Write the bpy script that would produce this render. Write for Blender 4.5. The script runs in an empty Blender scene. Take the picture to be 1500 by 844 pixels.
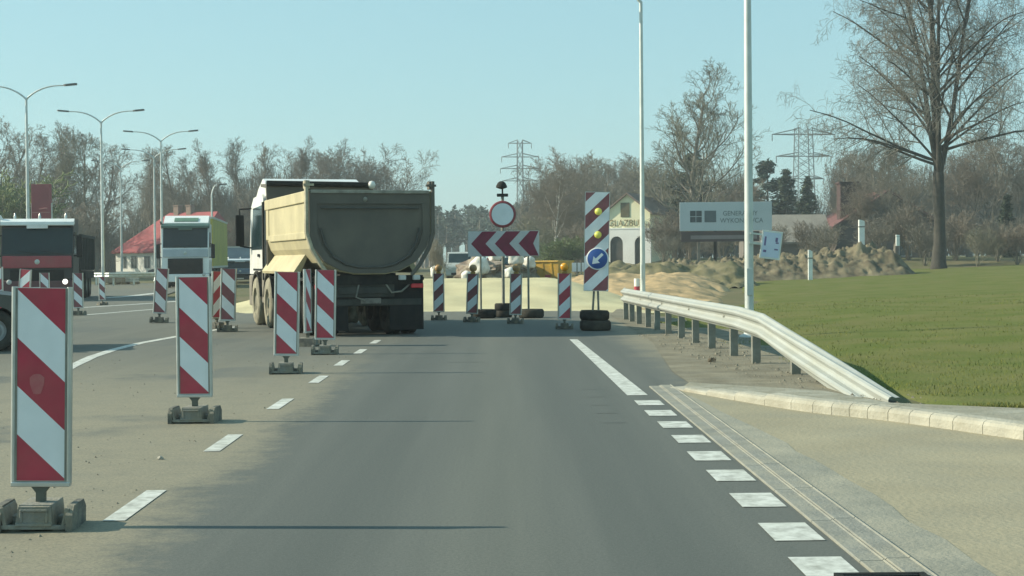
import bpy, bmesh, math, random
from mathutils import Vector, Matrix, noise as mnoise
import numpy as np
R = math.radians
sc = bpy.context.scene
COL = sc.collection

# ------------------------------------------------------------------ camera
F, CX, CY, CAMH, YH, ROLL = 2200.0, 750.0, 422.0, 1.32, 381.0, 0.5
cam_d = bpy.data.cameras.new('camera'); cam = bpy.data.objects.new('camera', cam_d); COL.objects.link(cam)
cam_d.sensor_width = 36.0; cam_d.lens = 36.0 * F / 1500.0
cam_d.clip_start = 0.1; cam_d.clip_end = 8000
_p = math.atan((CY - YH) / F)
fwd = Vector((0, math.cos(_p), -math.sin(_p))); up0 = Vector((0, math.sin(_p), math.cos(_p))); rt0 = Vector((1, 0, 0))
rt = rt0 * math.cos(R(ROLL)) - up0 * math.sin(R(ROLL)); up = up0 * math.cos(R(ROLL)) + rt0 * math.sin(R(ROLL))
cam.matrix_world = Matrix(((rt.x, up.x, -fwd.x, 0), (rt.y, up.y, -fwd.y, 0), (rt.z, up.z, -fwd.z, CAMH), (0, 0, 0, 1)))
sc.camera = cam

# ------------------------------------------------------------------ sky, sun, exposure
SUN_EL, SUN_AZ = 29.0, -86.5          # azimuth from +Y, negative = to the left
sun_dir = Vector((math.sin(R(SUN_AZ)) * math.cos(R(SUN_EL)), math.cos(R(SUN_AZ)) * math.cos(R(SUN_EL)), math.sin(R(SUN_EL))))
w = bpy.data.worlds.new('World'); sc.world = w; w.use_nodes = True
wn = w.node_tree.nodes; wl = w.node_tree.links
sky = wn.new('ShaderNodeTexSky'); sky.sky_type = 'NISHITA'; sky.sun_disc = False
sky.sun_elevation = R(SUN_EL); sky.sun_rotation = R(SUN_AZ)
sky.air_density = 1.0; sky.dust_density = 0.3; sky.ozone_density = 3.0
tint = wn.new('ShaderNodeMixRGB'); tint.blend_type = 'MULTIPLY'; tint.inputs[0].default_value = 1
tint.inputs[2].default_value = (1.04, 1.60, 1.60, 1)
bg = wn['Background']; bg.inputs[1].default_value = 0.15
gam = wn.new('ShaderNodeGamma'); gam.inputs[1].default_value = 0.36; wl.new(sky.outputs[0], gam.inputs[0]); wl.new(gam.outputs[0], tint.inputs[1]); wl.new(tint.outputs[0], bg.inputs[0])
sd = bpy.data.lights.new('sun', 'SUN'); sun = bpy.data.objects.new('sun', sd); COL.objects.link(sun)
sd.energy = 3.9; sd.angle = R(0.5); sd.color = (1.0, 0.90, 0.70)
sun.rotation_euler = sun_dir.to_track_quat('Z', 'Y').to_euler(); sun.location = (-40, 0, 40)
vs = sc.view_settings; vs.view_transform = 'Standard'; vs.look = 'None'; vs.gamma = 1; vs.use_curve_mapping = False
vs.exposure = 0.86

# ------------------------------------------------------------------ pixel <-> world (photo pixels, 1500 wide)
def ray(px, py): return (rt * ((px - CX) / F) - up * ((py - CY) / F) + fwd)
def G(px, py, z=0.0):
    d = ray(px, py); t = (z - CAMH) / d.z
    return Vector((d.x * t, d.y * t, z))
def AT(px, py, Y):
    d = ray(px, py); t = Y / d.y
    return Vector((d.x * t, Y, CAMH + d.z * t))
def XAT(px, py, Y): return AT(px, py, Y).x

# ------------------------------------------------------------------ materials
_mats = {}
def M(name, c1, c2=None, scale=4.0, rough=0.7, metal=0.0, bump=0.0, bscale=None, lo=0.35, hi=0.65, detail=5, emit=0, spec=None, coord='Object', dirt=None, dirt_amt=0.0, dscale=1.5, coat=0):
    if name in _mats: return _mats[name]
    m = bpy.data.materials.new(name); m.use_nodes = True; nt = m.node_tree; N = nt.nodes; L = nt.links
    b = N['Principled BSDF']; b.inputs['Roughness'].default_value = rough; b.inputs['Metallic'].default_value = metal
    if spec is not None: b.inputs['Specular IOR Level'].default_value = spec
    if coat: b.inputs['Coat Weight'].default_value = coat
    tc = N.new('ShaderNodeTexCoord')
    c2 = c2 or tuple(x * 0.8 for x in c1)
    nz = N.new('ShaderNodeTexNoise'); nz.inputs['Scale'].default_value = scale; nz.inputs['Detail'].default_value = detail
    L.new(tc.outputs[coord], nz.inputs['Vector'])
    rp = N.new('ShaderNodeValToRGB'); rp.color_ramp.elements[0].position = lo; rp.color_ramp.elements[1].position = hi
    rp.color_ramp.elements[0].color = (*c1, 1); rp.color_ramp.elements[1].color = (*c2, 1)
    L.new(nz.outputs[0], rp.inputs[0]); out = rp.outputs[0]
    if dirt:
        n2 = N.new('ShaderNodeTexNoise'); n2.inputs['Scale'].default_value = dscale; n2.inputs['Detail'].default_value = 8; n2.inputs['Roughness'].default_value = .65
        L.new(tc.outputs[coord], n2.inputs['Vector'])
        mr = N.new('ShaderNodeMapRange'); mr.inputs[1].default_value = .42; mr.inputs[2].default_value = .68; mr.inputs[4].default_value = dirt_amt
        L.new(n2.outputs[0], mr.inputs[0])
        mx = N.new('ShaderNodeMixRGB'); mx.inputs[2].default_value = (*dirt, 1)
        L.new(mr.outputs[0], mx.inputs[0]); L.new(out, mx.inputs[1]); out = mx.outputs[0]
    L.new(out, b.inputs['Base Color'])
    if bump:
        nb = N.new('ShaderNodeTexNoise'); nb.inputs['Scale'].default_value = bscale or scale * 4; nb.inputs['Detail'].default_value = 6
        L.new(tc.outputs[coord], nb.inputs['Vector'])
        bp = N.new('ShaderNodeBump'); bp.inputs['Strength'].default_value = bump; bp.inputs['Distance'].default_value = 0.02
        L.new(nb.outputs[0], bp.inputs['Height']); L.new(bp.outputs[0], b.inputs['Normal'])
    if emit:
        b.inputs['Emission Color'].default_value = (*c1, 1); b.inputs['Emission Strength'].default_value = emit
    _mats[name] = m; return m

DUST = (.34, .31, .22)
m_white = M('sign_white', (.80, .84, .86), (.72, .76, .78), 5, .45, dirt=(.5, .47, .38), dirt_amt=.18)
m_red = M('sign_red', (.46, .035, .07), (.36, .03, .055), 5, .45, dirt=(.42, .22, .17), dirt_amt=.22)
m_red_dull = M('sign_red_dull', (.25, .06, .08), (.18, .05, .06), 5, .5, dirt=(.3, .2, .17), dirt_amt=.4)
m_alu = M('aluminium', (.58, .60, .58), (.48, .5, .48), 9, .38, .85)
m_galv = M('galvanised_steel', (.62, .66, .62), (.5, .54, .51), 6, .5, .35, dirt=(.35, .33, .26), dirt_amt=.35)
m_galv_dark = M('weathered_steel', (.24, .25, .22), (.15, .155, .14), 8, .6, .3, dirt=DUST, dirt_amt=.5)
m_pole = M('lamp_pole_steel', (.60, .64, .62), (.5, .54, .52), 3, .5, .3)
m_rubber = M('recycled_rubber', (.075, .078, .07), (.12, .12, .105), 9, .85, bump=.5, bscale=40, dirt=DUST, dirt_amt=.6, dscale=5)
m_rubber_dusty = M('dusty_rubber', (.25, .25, .22), (.16, .16, .14), 8, .9, bump=.5, bscale=45, dirt=DUST, dirt_amt=.6, dscale=6)
m_tyre = M('tyre_black', (.015, .016, .016), (.03, .03, .028), 10, .9, spec=.12, dirt=(.2, .19, .15), dirt_amt=.25)
m_tyre_dusty = M('tyre_dusty', (.30, .28, .20), (.17, .16, .12), 7, .9, dirt=(.09, .085, .07), dirt_amt=.5, dscale=4)
m_dark = M('chassis_black', (.012, .014, .014), (.025, .026, .024), 6, .8, dirt=(.09, .083, .065), dirt_amt=.3, spec=.15)
m_black = M('black_plastic', (.009, .011, .012), (.016, .018, .018), 7, .7, spec=.15)
m_glass = M('window_glass', (.008, .022, .026), (.012, .03, .034), 1.5, .15, spec=.28)
m_amber = M('amber_lens', (.85, .42, .03), (.7, .3, .02), 12, .25)
m_yellow_lens = M('yellow_lens', (.62, .62, .12), (.5, .52, .1), 12, .3, emit=.1)
m_blue = M('sign_blue', (.025, .09, .33), (.02, .075, .27), 5, .45)
m_maroon = M('chevron_red', (.25, .022, .06), (.19, .02, .045), 5, .5)

# ------------------------------------------------------------------ mesh builder
class MB:
    def __init__(s): s.v = []; s.f = []; s.mi = []; s.sm = []; s.T = Matrix.Identity(4)
    def add(s, vs_, fs_, m=0, smooth=False):
        o = len(s.v); s.v += [tuple(s.T @ Vector(v)) for v in vs_]
        for f in fs_: s.f.append([i + o for i in f]); s.mi.append(m); s.sm.append(smooth)
        return s
    def box(s, x0, x1, y0, y1, z0, z1, m=0, bev=0, mat=None):
        bm = bmesh.new(); bmesh.ops.create_cube(bm, size=1)
        for v in bm.verts: v.co = Vector(((x0 + x1) / 2 + v.co.x * (x1 - x0), (y0 + y1) / 2 + v.co.y * (y1 - y0), (z0 + z1) / 2 + v.co.z * (z1 - z0)))
        if bev: bmesh.ops.bevel(bm, geom=bm.edges[:], offset=bev, segments=2, affect='EDGES', profile=.6)
        s.frombm(bm, m, mat); return s
    def frombm(s, bm, m=0, mat=None, smooth=False):
        bm.verts.index_update()
        vs_ = [(mat @ v.co if mat else v.co.copy()) for v in bm.verts]
        s.add(vs_, [[v.index for v in f.verts] for f in bm.faces], m, smooth); bm.free()
    def tube(s, pts, rad, n=8, m=0, cap=True, smooth=True):
        pts = [Vector(p) for p in pts]; k = len(pts)
        if not hasattr(rad, '__len__'): rad = [rad] * k
        ref = None; vs_ = []; fs_ = []
        for i, p in enumerate(pts):
            t = (pts[min(i + 1, k - 1)] - pts[max(i - 1, 0)]).normalized()
            if ref is None: ref = Vector((1, 0, 0)) if abs(t.x) < .8 else Vector((0, 1, 0))
            a = (ref - t * ref.dot(t)).normalized(); ref = a; b = t.cross(a)
            for j in range(n):
                q = 2 * math.pi * j / n
                vs_.append(p + (a * math.cos(q) + b * math.sin(q)) * rad[i])
        for i in range(k - 1):
            for j in range(n):
                fs_.append([i * n + j, i * n + (j + 1) % n, (i + 1) * n + (j + 1) % n, (i + 1) * n + j])
        s.add(vs_, fs_, m, smooth)
        if cap: s.add(vs_[:n], [list(range(n))[::-1]], m); s.add(vs_[-n:], [list(range(n))], m)
        return s
    def lathe(s, prof, n=20, m=0, mat=None, smooth=True):      # profile (r, z) round local Z
        vs_ = []; fs_ = []; k = len(prof)
        for r, z in prof:
            for j in range(n):
                q = 2 * math.pi * j / n; v = Vector((r * math.cos(q), r * math.sin(q), z)); vs_.append(mat @ v if mat else v)
        for i in range(k - 1):
            for j in range(n): fs_.append([i * n + j, i * n + (j + 1) % n, (i + 1) * n + (j + 1) % n, (i + 1) * n + j])
        s.add(vs_, fs_, m, smooth); return s
    def prism(s, poly, a0, a1, axis='x', m=0, smooth=False, a_taper=None):
        # poly in the plane across axis: x -> (y, z); y -> (x, z); z -> (x, y)
        n = len(poly)
        def P(u, v, a): return {'x': (a, u, v), 'y': (u, a, v), 'z': (u, v, a)}[axis]
        vs_ = [P(u, v, a0) for u, v in poly] + [P(u, v, a1) for u, v in poly]
        fs_ = [list(range(n)), list(range(n, 2 * n))[::-1]]
        s.add(vs_, fs_, m); s.add(vs_, [[i, i + n, (i + 1) % n + n, (i + 1) % n] for i in range(n)], m, smooth); return s
    def sweep(s, prof, path, m=0, closed=False, smooth=False):  # profile (offset to the left of travel, z) along ground path with z
        path = [Vector(p) for p in path]; k = len(path); n = len(prof); vs_ = []
        for i, p in enumerate(path):
            t = path[min(i + 1, k - 1)] - path[max(i - 1, 0)]; t.z = 0; t.normalize(); l = Vector((-t.y, t.x, 0))
            for o, z in prof: vs_.append(p + l * o + Vector((0, 0, z)))
        e = n if closed else n - 1
        fs_ = [[i * n + j, i * n + (j + 1) % n, (i + 1) * n + (j + 1) % n, (i + 1) * n + j] for i in range(k - 1) for j in range(e)]
        s.add(vs_, fs_, m, smooth)
        if closed: s.add(vs_[:n], [list(range(n))], m); s.add(vs_[-n:], [list(range(n))[::-1]], m)
        return s
    def build(s, name, mats, parent=None, loc=None, rot=None, bevel=0):
        me = bpy.data.meshes.new(name); me.from_pydata([tuple(v) for v in s.v], [], s.f)
        for m in (mats if isinstance(mats, (list, tuple)) else [mats]): me.materials.append(m)
        me.polygons.foreach_set('material_index', s.mi); me.polygons.foreach_set('use_smooth', s.sm)
        bm = bmesh.new(); bm.from_mesh(me); bmesh.ops.recalc_face_normals(bm, faces=bm.faces[:]); bm.to_mesh(me); bm.free()
        me.update()
        o = bpy.data.objects.new(name, me); COL.objects.link(o)
        if parent: o.parent = parent
        if loc is not None: o.location = loc
        if rot is not None: o.rotation_euler = rot
        if bevel:
            b = o.modifiers.new('bevel', 'BEVEL'); b.width = bevel; b.segments = 2; b.limit_method = 'ANGLE'; b.angle_limit = R(35)
        return o

def tag(o, label, cat, group=None, kind=None):
    if label: o['label'] = label
    if cat: o['category'] = cat
    if group: o['group'] = group
    if kind: o['kind'] = kind
    return o
def thing(name, label, cat, loc=(0, 0, 0), rz=0, group=None, rx=0, ry=0):
    o = bpy.data.objects.new(name, None); COL.objects.link(o); o.empty_display_size = .3
    o.location = loc; o.rotation_euler = (rx, ry, rz); return tag(o, label, cat, group)
def kids(o): return [c for c in bpy.data.objects if c.parent == o]
def dup(o, loc=None, rz=None, label=None, parent=None, rx=None, ry=None, scale=None, group=None):
    c = o.copy(); COL.objects.link(c)
    if parent: c.parent = parent
    for k in kids(o): dup(k, parent=c)
    if loc is not None: c.location = loc
    e = list(c.rotation_euler)
    if rz is not None: e[2] = rz
    if rx is not None: e[0] = rx
    if ry is not None: e[1] = ry
    c.rotation_euler = e
    if scale is not None: c.scale = scale if hasattr(scale, '__len__') else (scale,) * 3
    if label: c['label'] = label
    if group: c['group'] = group
    return c
def struct(o): o['kind'] = 'structure'; return o
def sheet(name, pts, mat, z=None):
    mb = MB(); P = [tuple(p) if z is None else (p[0], p[1], z) for p in pts]; mb.add(P, [list(range(len(P)))]); return mb.build(name, mat)
def clip(poly, a, b, c):      # keep a*x+b*y+c >= 0
    out = []
    for i in range(len(poly)):
        p, q = poly[i], poly[(i + 1) % len(poly)]; dp = a * p[0] + b * p[1] + c; dq = a * q[0] + b * q[1] + c
        if dp >= 0: out.append(p)
        if dp * dq < 0: t = dp / (dp - dq); out.append((p[0] + (q[0] - p[0]) * t, p[1] + (q[1] - p[1]) * t))
    return out
def sstep(a, b, x):
    t = min(1, max(0, (x - a) / (b - a))); return t * t * (3 - 2 * t)
def fbm(x, y, z=0, o=4):
    return mnoise.fractal(Vector((x, y, z)), 1.0, 2.0, o)

# ================================================================== GROUND
def ground_z(x, y):
    z = -0.035
    z += 1.25 * sstep(88, 120, y) * sstep(2, 14, x - (y - 100) * .02)
    if y > 60: z += .25 * sstep(60, 120, y) * fbm(x * .05, y * .05)
    z -= .25 * sstep(6, 14, x) * sstep(12, 8, y)
    return z
m_ground = M('rough_verge', (.125, .12, .06), (.17, .145, .085), .35, .95, bump=.6, bscale=6, coord='Object', detail=8, dirt=(.075, .10, .035), dirt_amt=.7, dscale=.08, spec=.15)
xs = np.concatenate([[-1100, -700, -400], np.arange(-260, 261, 5), [400, 700, 1100]])
ys = np.concatenate([[-120, -40], np.arange(-10, 400, 5), [430, 500, 700, 1200]])
mb = MB(); nx, ny = len(xs), len(ys)
mb.add([(x, y, ground_z(x, y)) for y in ys for x in xs], [[j * nx + i, j * nx + i + 1, (j + 1) * nx + i + 1, (j + 1) * nx + i] for j in range(ny - 1) for i in range(nx - 1)], 0, True)
struct(mb.build('ground', m_ground))

# --- road, with dust masks in world coordinates
A1, A2 = G(200, 740), G(549, 502)
LB = (A2.x - A1.x) / (A2.y - A1.y); LA = A1.x - LB * A1.y
def road_material(name, side=False):
    m = bpy.data.materials.new(name); m.use_nodes = True; N = m.node_tree.nodes; L = m.node_tree.links; b = N['Principled BSDF']
    b.inputs['Roughness'].default_value = .82; b.inputs['Specular IOR Level'].default_value = .25
    geo = N.new('ShaderNodeNewGeometry'); sp = N.new('ShaderNodeSeparateXYZ'); L.new(geo.outputs['Position'], sp.inputs[0])
    def math_(op, a, b_=None, c=None):
        n = N.new('ShaderNodeMath'); n.operation = op
        for i, v in enumerate((a, b_, c)):
            if v is None: continue
            if isinstance(v, (int, float)): n.inputs[i].default_value = v
            else: L.new(v, n.inputs[i])
        return n.outputs[0]
    def nz(scale, det=6, rough=.6, vec=None):
        n = N.new('ShaderNodeTexNoise'); n.inputs['Scale'].default_value = scale; n.inputs['Detail'].default_value = det; n.inputs['Roughness'].default_value = rough
        L.new(vec or geo.outputs['Position'], n.inputs['Vector']); return n.outputs[0]
    def mr(v, a, b_, c=0, d=1):
        n = N.new('ShaderNodeMapRange'); n.interpolation_type = 'SMOOTHSTEP'
        for i, q in enumerate((a, b_, c, d)): n.inputs[i + 1].default_value = q
        L.new(v, n.inputs[0]); return n.outputs[0]
    def mix(f, c1, c2):
        n = N.new('ShaderNodeMixRGB')
        for i, v in enumerate((f, c1, c2)):
            if isinstance(v, tuple): n.inputs[i].default_value = (*v, 1)
            elif isinstance(v, float): n.inputs[i].default_value = v
            else: L.new(v, n.inputs[i])
        return n.outputs[0]
    # stretched noise along the travel direction
    mp = N.new('ShaderNodeMapping'); mp.inputs['Scale'].default_value = (2.2, .07, 1); L.new(geo.outputs['Position'], mp.inputs[0])
    streak = nz(1.4, 5, .55, mp.outputs[0]); big = nz(.32, 5); mid = nz(1.3, 7); fine = nz(55, 3, .7); grain = nz(160, 2, .8)
    u = math_('SUBTRACT', sp.outputs[0], math_('MULTIPLY_ADD', sp.outputs[1], LB, LA))
    uw = math_('ADD', u, math_('MULTIPLY', math_('SUBTRACT', big, .5), .7)); uw = math_('ADD', uw, math_('MULTIPLY', math_('SUBTRACT', mid, .5), .5))
    n6 = nz(5.5, 8, .7); n20 = nz(17, 5, .7); uw = math_('ADD', uw, math_('MULTIPLY', math_('SUBTRACT', n6, .5), .9))
    asph = mix(mr(streak, .3, .7), (.102, .113, .103), (.126, .136, .123))
    track = math_('MAXIMUM', mr(math_('ABSOLUTE', math_('SUBTRACT', u, 1.05)), .1, .45, 1, 0), mr(math_('ABSOLUTE', math_('SUBTRACT', u, 2.75)), .1, .45, 1, 0))
    asph = mix(math_('MULTIPLY', track, .45), asph, (.085, .097, .091))
    ctr = mr(math_('ABSOLUTE', math_('SUBTRACT', u, 1.95)), .05, .5, .38, 0)
    asph = mix(math_('MULTIPLY', ctr, mr(streak, .25, .75, .6, 1.0)), asph, (.165, .172, .142))
    dL = mr(uw, .5, .0)
    gapl = mr(math_('ADD', nz(.22, 4, .5, None), math_('MULTIPLY', math_('SUBTRACT', n6, .5), .12)), .53, .58, 0, .8)           # barer asphalt patches among the dust
    gapl = math_('MULTIPLY', gapl, mr(u, -.3, -1.6))
    dL = math_('SUBTRACT', dL, math_('MULTIPLY', dL, gapl))
    dL = math_('MULTIPLY', dL, mr(sp.outputs[1], 12, 24, 1, .2))
    dR = mr(math_('ADD', u, math_('MULTIPLY', math_('SUBTRACT', mid, .5), 1.0)), 3.75, 4.5)
    dust = math_('MAXIMUM', dL, math_('MULTIPLY', dR, .9))
    dust = math_('MULTIPLY', dust, mr(mid, .3, .6, .62, 1.0))
    far = mr(sp.outputs[1], 27, 37, 0, .25); dust = math_('MAXIMUM', dust, far)
    dcol = mix(mr(mid, .35, .7), (.335, .300, .208), (.265, .243, .175))
    dust = math_('MULTIPLY', dust, mr(n20, .25, .6, .72, 1.0)); dust = math_('MULTIPLY', dust, mr(n6, .25, .55, .75, 1.0))
    col = mix(dust, asph, dcol)
    v = N.new('ShaderNodeTexVoronoi'); v.inputs['Scale'].default_value = 6.5; L.new(geo.outputs['Position'], v.inputs['Vector'])
    speck = math_('MULTIPLY', mr(v.outputs[0], .06, .03), mr(nz(1.0, 3), .5, .62)); speck = math_('MULTIPLY', speck, dL)
    col = mix(math_('MULTIPLY', speck, .7), col, (.07, .065, .05))
    col = mix(mr(fine, .35, .7, 0, .42), col, (.055, .062, .06))
    col = mix(mr(grain, .55, .75, 0, .42), col, (.36, .37, .32))
    L.new(col, b.inputs['Base Color'])
    bp = N.new('ShaderNodeBump'); bp.inputs['Strength'].default_value = .35; bp.inputs['Distance'].default_value = .006; L.new(math_('ADD', grain, math_('MULTIPLY', fine, .7)), bp.inputs['Height']); L.new(bp.outputs[0], b.inputs['Normal'])
    return m
m_road = road_material('dusty_asphalt')
struct(sheet('road', [(-60, 1.5), (3.2, 1.5), (1.75, 14.2), (3.2, 15.3), (3.2, 36), (1.6, 38.6), (-4.2, 39.2), (-9, 46), (-14, 60), (-20, 96), (-46, 112), (-60, 100)], m_road, 0))

mb = MB()
for (xa, xb, y_, th) in ((655, 712, 531, .03), (620, 648, 516, .02), (852, 874, 571, .02), (858, 884, 582, .02), (866, 892, 594, .02), (874, 905, 606, .02), (884, 916, 620, .02)):
    a_, b_ = G(xa, y_), G(xb, y_ - .3); k = 8
    for i in range(k): p, q = a_.lerp(b_, i / k), a_.lerp(b_, (i + .9) / k); j = .02 * fbm(i * .9, xa); mb.add([(p.x, p.y + j, .0025), (q.x, q.y + j, .0025), (q.x, q.y + j + th, .0025), (p.x, p.y + j + th, .0025)], [[0, 1, 2, 3]])
struct(mb.build('road_seams', M('seam_bitumen', (.07, .08, .076), (.09, .10, .095), 20, .8)))
m_paint = M('road_paint', (.62, .64, .60), (.52, .54, .49), 3, .7, dirt=(.2, .2, .17), dirt_amt=.75, dscale=9)
def paint_quad(c, dirv, ln, wd, z=.004):
    d = Vector((dirv[0], dirv[1])).normalized(); l = Vector((-d.y, d.x)); c = Vector((c[0], c[1]))
    return [tuple(c + d * a * ln / 2 + l * b * wd / 2) + (z,) for a, b in ((-1, -1), (1, -1), (1, 1), (-1, 1))]
mb = MB()
cl = [(200, 740), (328, 649), (411, 592), (467, 556), (501, 532), (528, 515), (550, 501)]
for i, q in enumerate(cl):
    g = G(*q); a = G(*cl[max(i - 1, 0)]); b = G(*cl[min(i + 1, len(cl) - 1)]); mb.add(paint_quad(g, b - a, 1.02, .115), [[0, 1, 2, 3]])
struct(mb.build('lane_dashes', m_paint))
mb = MB()
er = [(1210, 833), (1158, 779.5), (1109, 733), (1070, 697), (1038, 668.5), (1012, 643.5), (988.5, 622.5), (967.5, 605.5), (951, 590.5)]
for i, q in enumerate(er):
    g = G(*q); mb.add(paint_quad(g, G(951, 590.5) - G(1210, 833), .47, .235), [[0, 1, 2, 3]])
a, b = G(934, 579.5), G(840, 497.5); d = (b - a).normalized(); l = Vector((-d.y, d.x, 0)) * .1
for k in range(8):      # the solid edge line, thinning away to the far end
    p, q = a + (b - a) * (k / 8), a + (b - a) * ((k + 1) / 8); wv = lambda t: l * (1.0 - .35 * t)
    mb.add([tuple(p + wv(k / 8) + Vector((0, 0, .004))), tuple(p - wv(k / 8) + Vector((0, 0, .004))), tuple(q - wv((k + 1) / 8) + Vector((0, 0, .004))), tuple(q + wv((k + 1) / 8) + Vector((0, 0, .004)))], [[0, 1, 2, 3]])
struct(mb.build('edge_line', m_paint))
mb = MB()      # curved white line on the left, and lines on the far side road
def ribbon(pts, wd, z=.004):
    P = [G(*p) for p in pts]; k = len(P)
    for i in range(k - 1):
        t0 = (P[min(i + 1, k - 1)] - P[max(i - 1, 0)]).normalized(); t1 = (P[min(i + 2, k - 1)] - P[i]).normalized()
        l0 = Vector((-t0.y, t0.x, 0)) * wd / 2; l1 = Vector((-t1.y, t1.x, 0)) * wd / 2; zz = Vector((0, 0, z))
        mb.add([tuple(P[i] + l0 + zz), tuple(P[i] - l0 + zz), tuple(P[i + 1] - l1 + zz), tuple(P[i + 1] + l1 + zz)], [[0, 1, 2, 3]])
ribbon([(60, 562), (105, 537), (135, 523), (165, 513), (205, 503), (255, 494), (300, 486), (345, 479)], .16)
ribbon([(100, 452), (150, 449), (230, 444), (300, 438)], .3)
ribbon([(120, 462), (180, 457), (230, 453)], .2)
ribbon([(150, 437), (190, 434), (235, 429)], .5)
struct(mb.build('side_road_lines', m_paint))

# --- concrete gutter rows, paved apron, curb, verge on the right
g0, g1 = G(951, 567), G(1272, 836); gd = (g1 - g0).normalized(); gl = Vector((-gd.y, gd.x, 0))
gs, ge = g0, g0 + gd * 14
m_conc = M('gutter_concrete', (.245, .25, .218), (.19, .195, .17), 5, .85, bump=.4, bscale=50, coord='Object', dirt=(.33, .31, .23), dirt_amt=.5, dscale=2)
m_curb = M('curb_concrete', (.43, .415, .34), (.35, .34, .28), 4, .9, bump=.5, bscale=35, dirt=(.26, .245, .185), dirt_amt=.65, dscale=3)
for i, (o0, o1, h) in enumerate([(0.0, .11, .012), (.113, .225, .022)]):
    mb = MB(); P = [gs + gd * (k * 1.0) for k in range(14)]
    for k in range(13):
        a, b = P[k] + gd * .004, P[k + 1] - gd * .004
        mb.sweep([(o0, -.05), (o0, h - .004), (o0 + .005, h), (o1 - .012, h), (o1 - .006, h + .006), (o1, h + .004), (o1, -.05)], [a, b], closed=True)
    struct(mb.build('gutter', m_conc))
cpts = [(980, 571), (1159, 602), (1301, 618.5), (1500, 647)]
C = [G(*p) for p in cpts]; C.append(C[-1] + (C[-1] - C[-2]) * 2.2)
def smooth_path(P, n=6):
    out = []
    for i in range(len(P) - 1):
        p0, p1, p2, p3 = P[max(i - 1, 0)], P[i], P[i + 1], P[min(i + 2, len(P) - 1)]
        for k in range(n):
            t = k / n; out.append(.5 * ((2 * p1) + (p2 - p0) * t + (2 * p0 - 5 * p1 + 4 * p2 - p3) * t * t + (3 * p1 - p0 - 3 * p2 + p3) * t ** 3))
    return out + [P[-1]]
CP = smooth_path(C, 5)
mb = MB()
for i in range(len(CP) - 1):
    a, b = CP[i], CP[i + 1]; d = (b - a).normalized(); r = min(1, .25 + i * .18)
    b = b - d * .006
    mb.sweep([(0, -.05), (0, .075 * r), (.015, .10 * r), (.045, .115 * r), (.15, .12 * r), (.15, -.05)], [a, b], closed=True)
struct(mb.build('curb', m_curb))
m_apron = M('dusty_paving', (.335, .305, .215), (.285, .26, .185), 1.2, .9, bump=.35, bscale=30, coord='Object', detail=9, dirt=(.245, .24, .19), dirt_amt=.55, dscale=.9, spec=.15)
off = gl * .23
ap = [g0 + off * .98 + Vector((0, 0, .01))] + [p + Vector((0, 0, .01)) for p in CP] + [Vector((30, 2, .01)), Vector((30, -2, .01)), ge + off + Vector((0, 0, .01))]
struct(sheet('paving', [tuple(p) for p in ap], m_apron))
m_dust = M('gutter_dust', (.25, .25, .205), (.20, .205, .17), 3, .95, bump=.4, bscale=40, dirt=(.35, .33, .25), dirt_amt=.7, dscale=1.4)
mb = MB(); n = 24
row = []
for k in range(n + 1):
    c = g0 + gd * (1.2 + k * 11.0 / n); wd = min(.26, .05 + k * .022) * (1 + .35 * fbm(k * .6, 3.1))
    row += [tuple(c + gl * .227 + Vector((0, 0, .015))), tuple(c + gl * (.235 + wd) + Vector((0, 0, .014)))]
mb.add(row, [[2 * k, 2 * k + 1, 2 * k + 3, 2 * k + 2] for k in range(n)])
struct(mb.build('gutter_dust_strip', m_dust))
# strip behind the curb
m_strip = M('gravel_strip', (.34, .335, .28), (.26, .255, .20), 4, .95, bump=.6, bscale=25, dirt=(.18, .16, .11), dirt_amt=.5, dscale=1.5, spec=.15)
cb = []
for i, p in enumerate(CP):
    t = (CP[min(i + 1, len(CP) - 1)] - CP[max(i - 1, 0)]).normalized(); cb.append(p + Vector((-t.y, t.x, 0)) * .15 + Vector((0, 0, .10 * min(1, .25 + i * .18))))
outer = [G(1010, 560, .02), G(1205, 572, .06), G(1305, 590, .09), G(1400, 594, .1), G(1500, 598, .1), G(1620, 604, .1)]
mb = MB(); allp = cb[:] + [Vector((12, 7.2, .1))] + outer[::-1]
mb.add([tuple(p) for p in allp], [list(range(len(allp)))]); struct(mb.build('verge_strip', m_strip))
m_shoulder = M('dusty_shoulder', (.255, .235, .175), (.19, .18, .14), 1.6, .95, bump=.5, bscale=30, detail=9, dirt=(.13, .115, .08), dirt_amt=.65, dscale=2.2, spec=.15)
sh = [G(1010, 562), G(1210, 585), G(1320, 592), G(1210, 545), G(1140, 505), G(1060, 478), G(960, 462), G(905, 452), G(893, 462), G(955, 500), G(985, 545)]
struct(sheet('shoulder', [(p.x, p.y, .006) for p in sh], m_shoulder))

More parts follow.
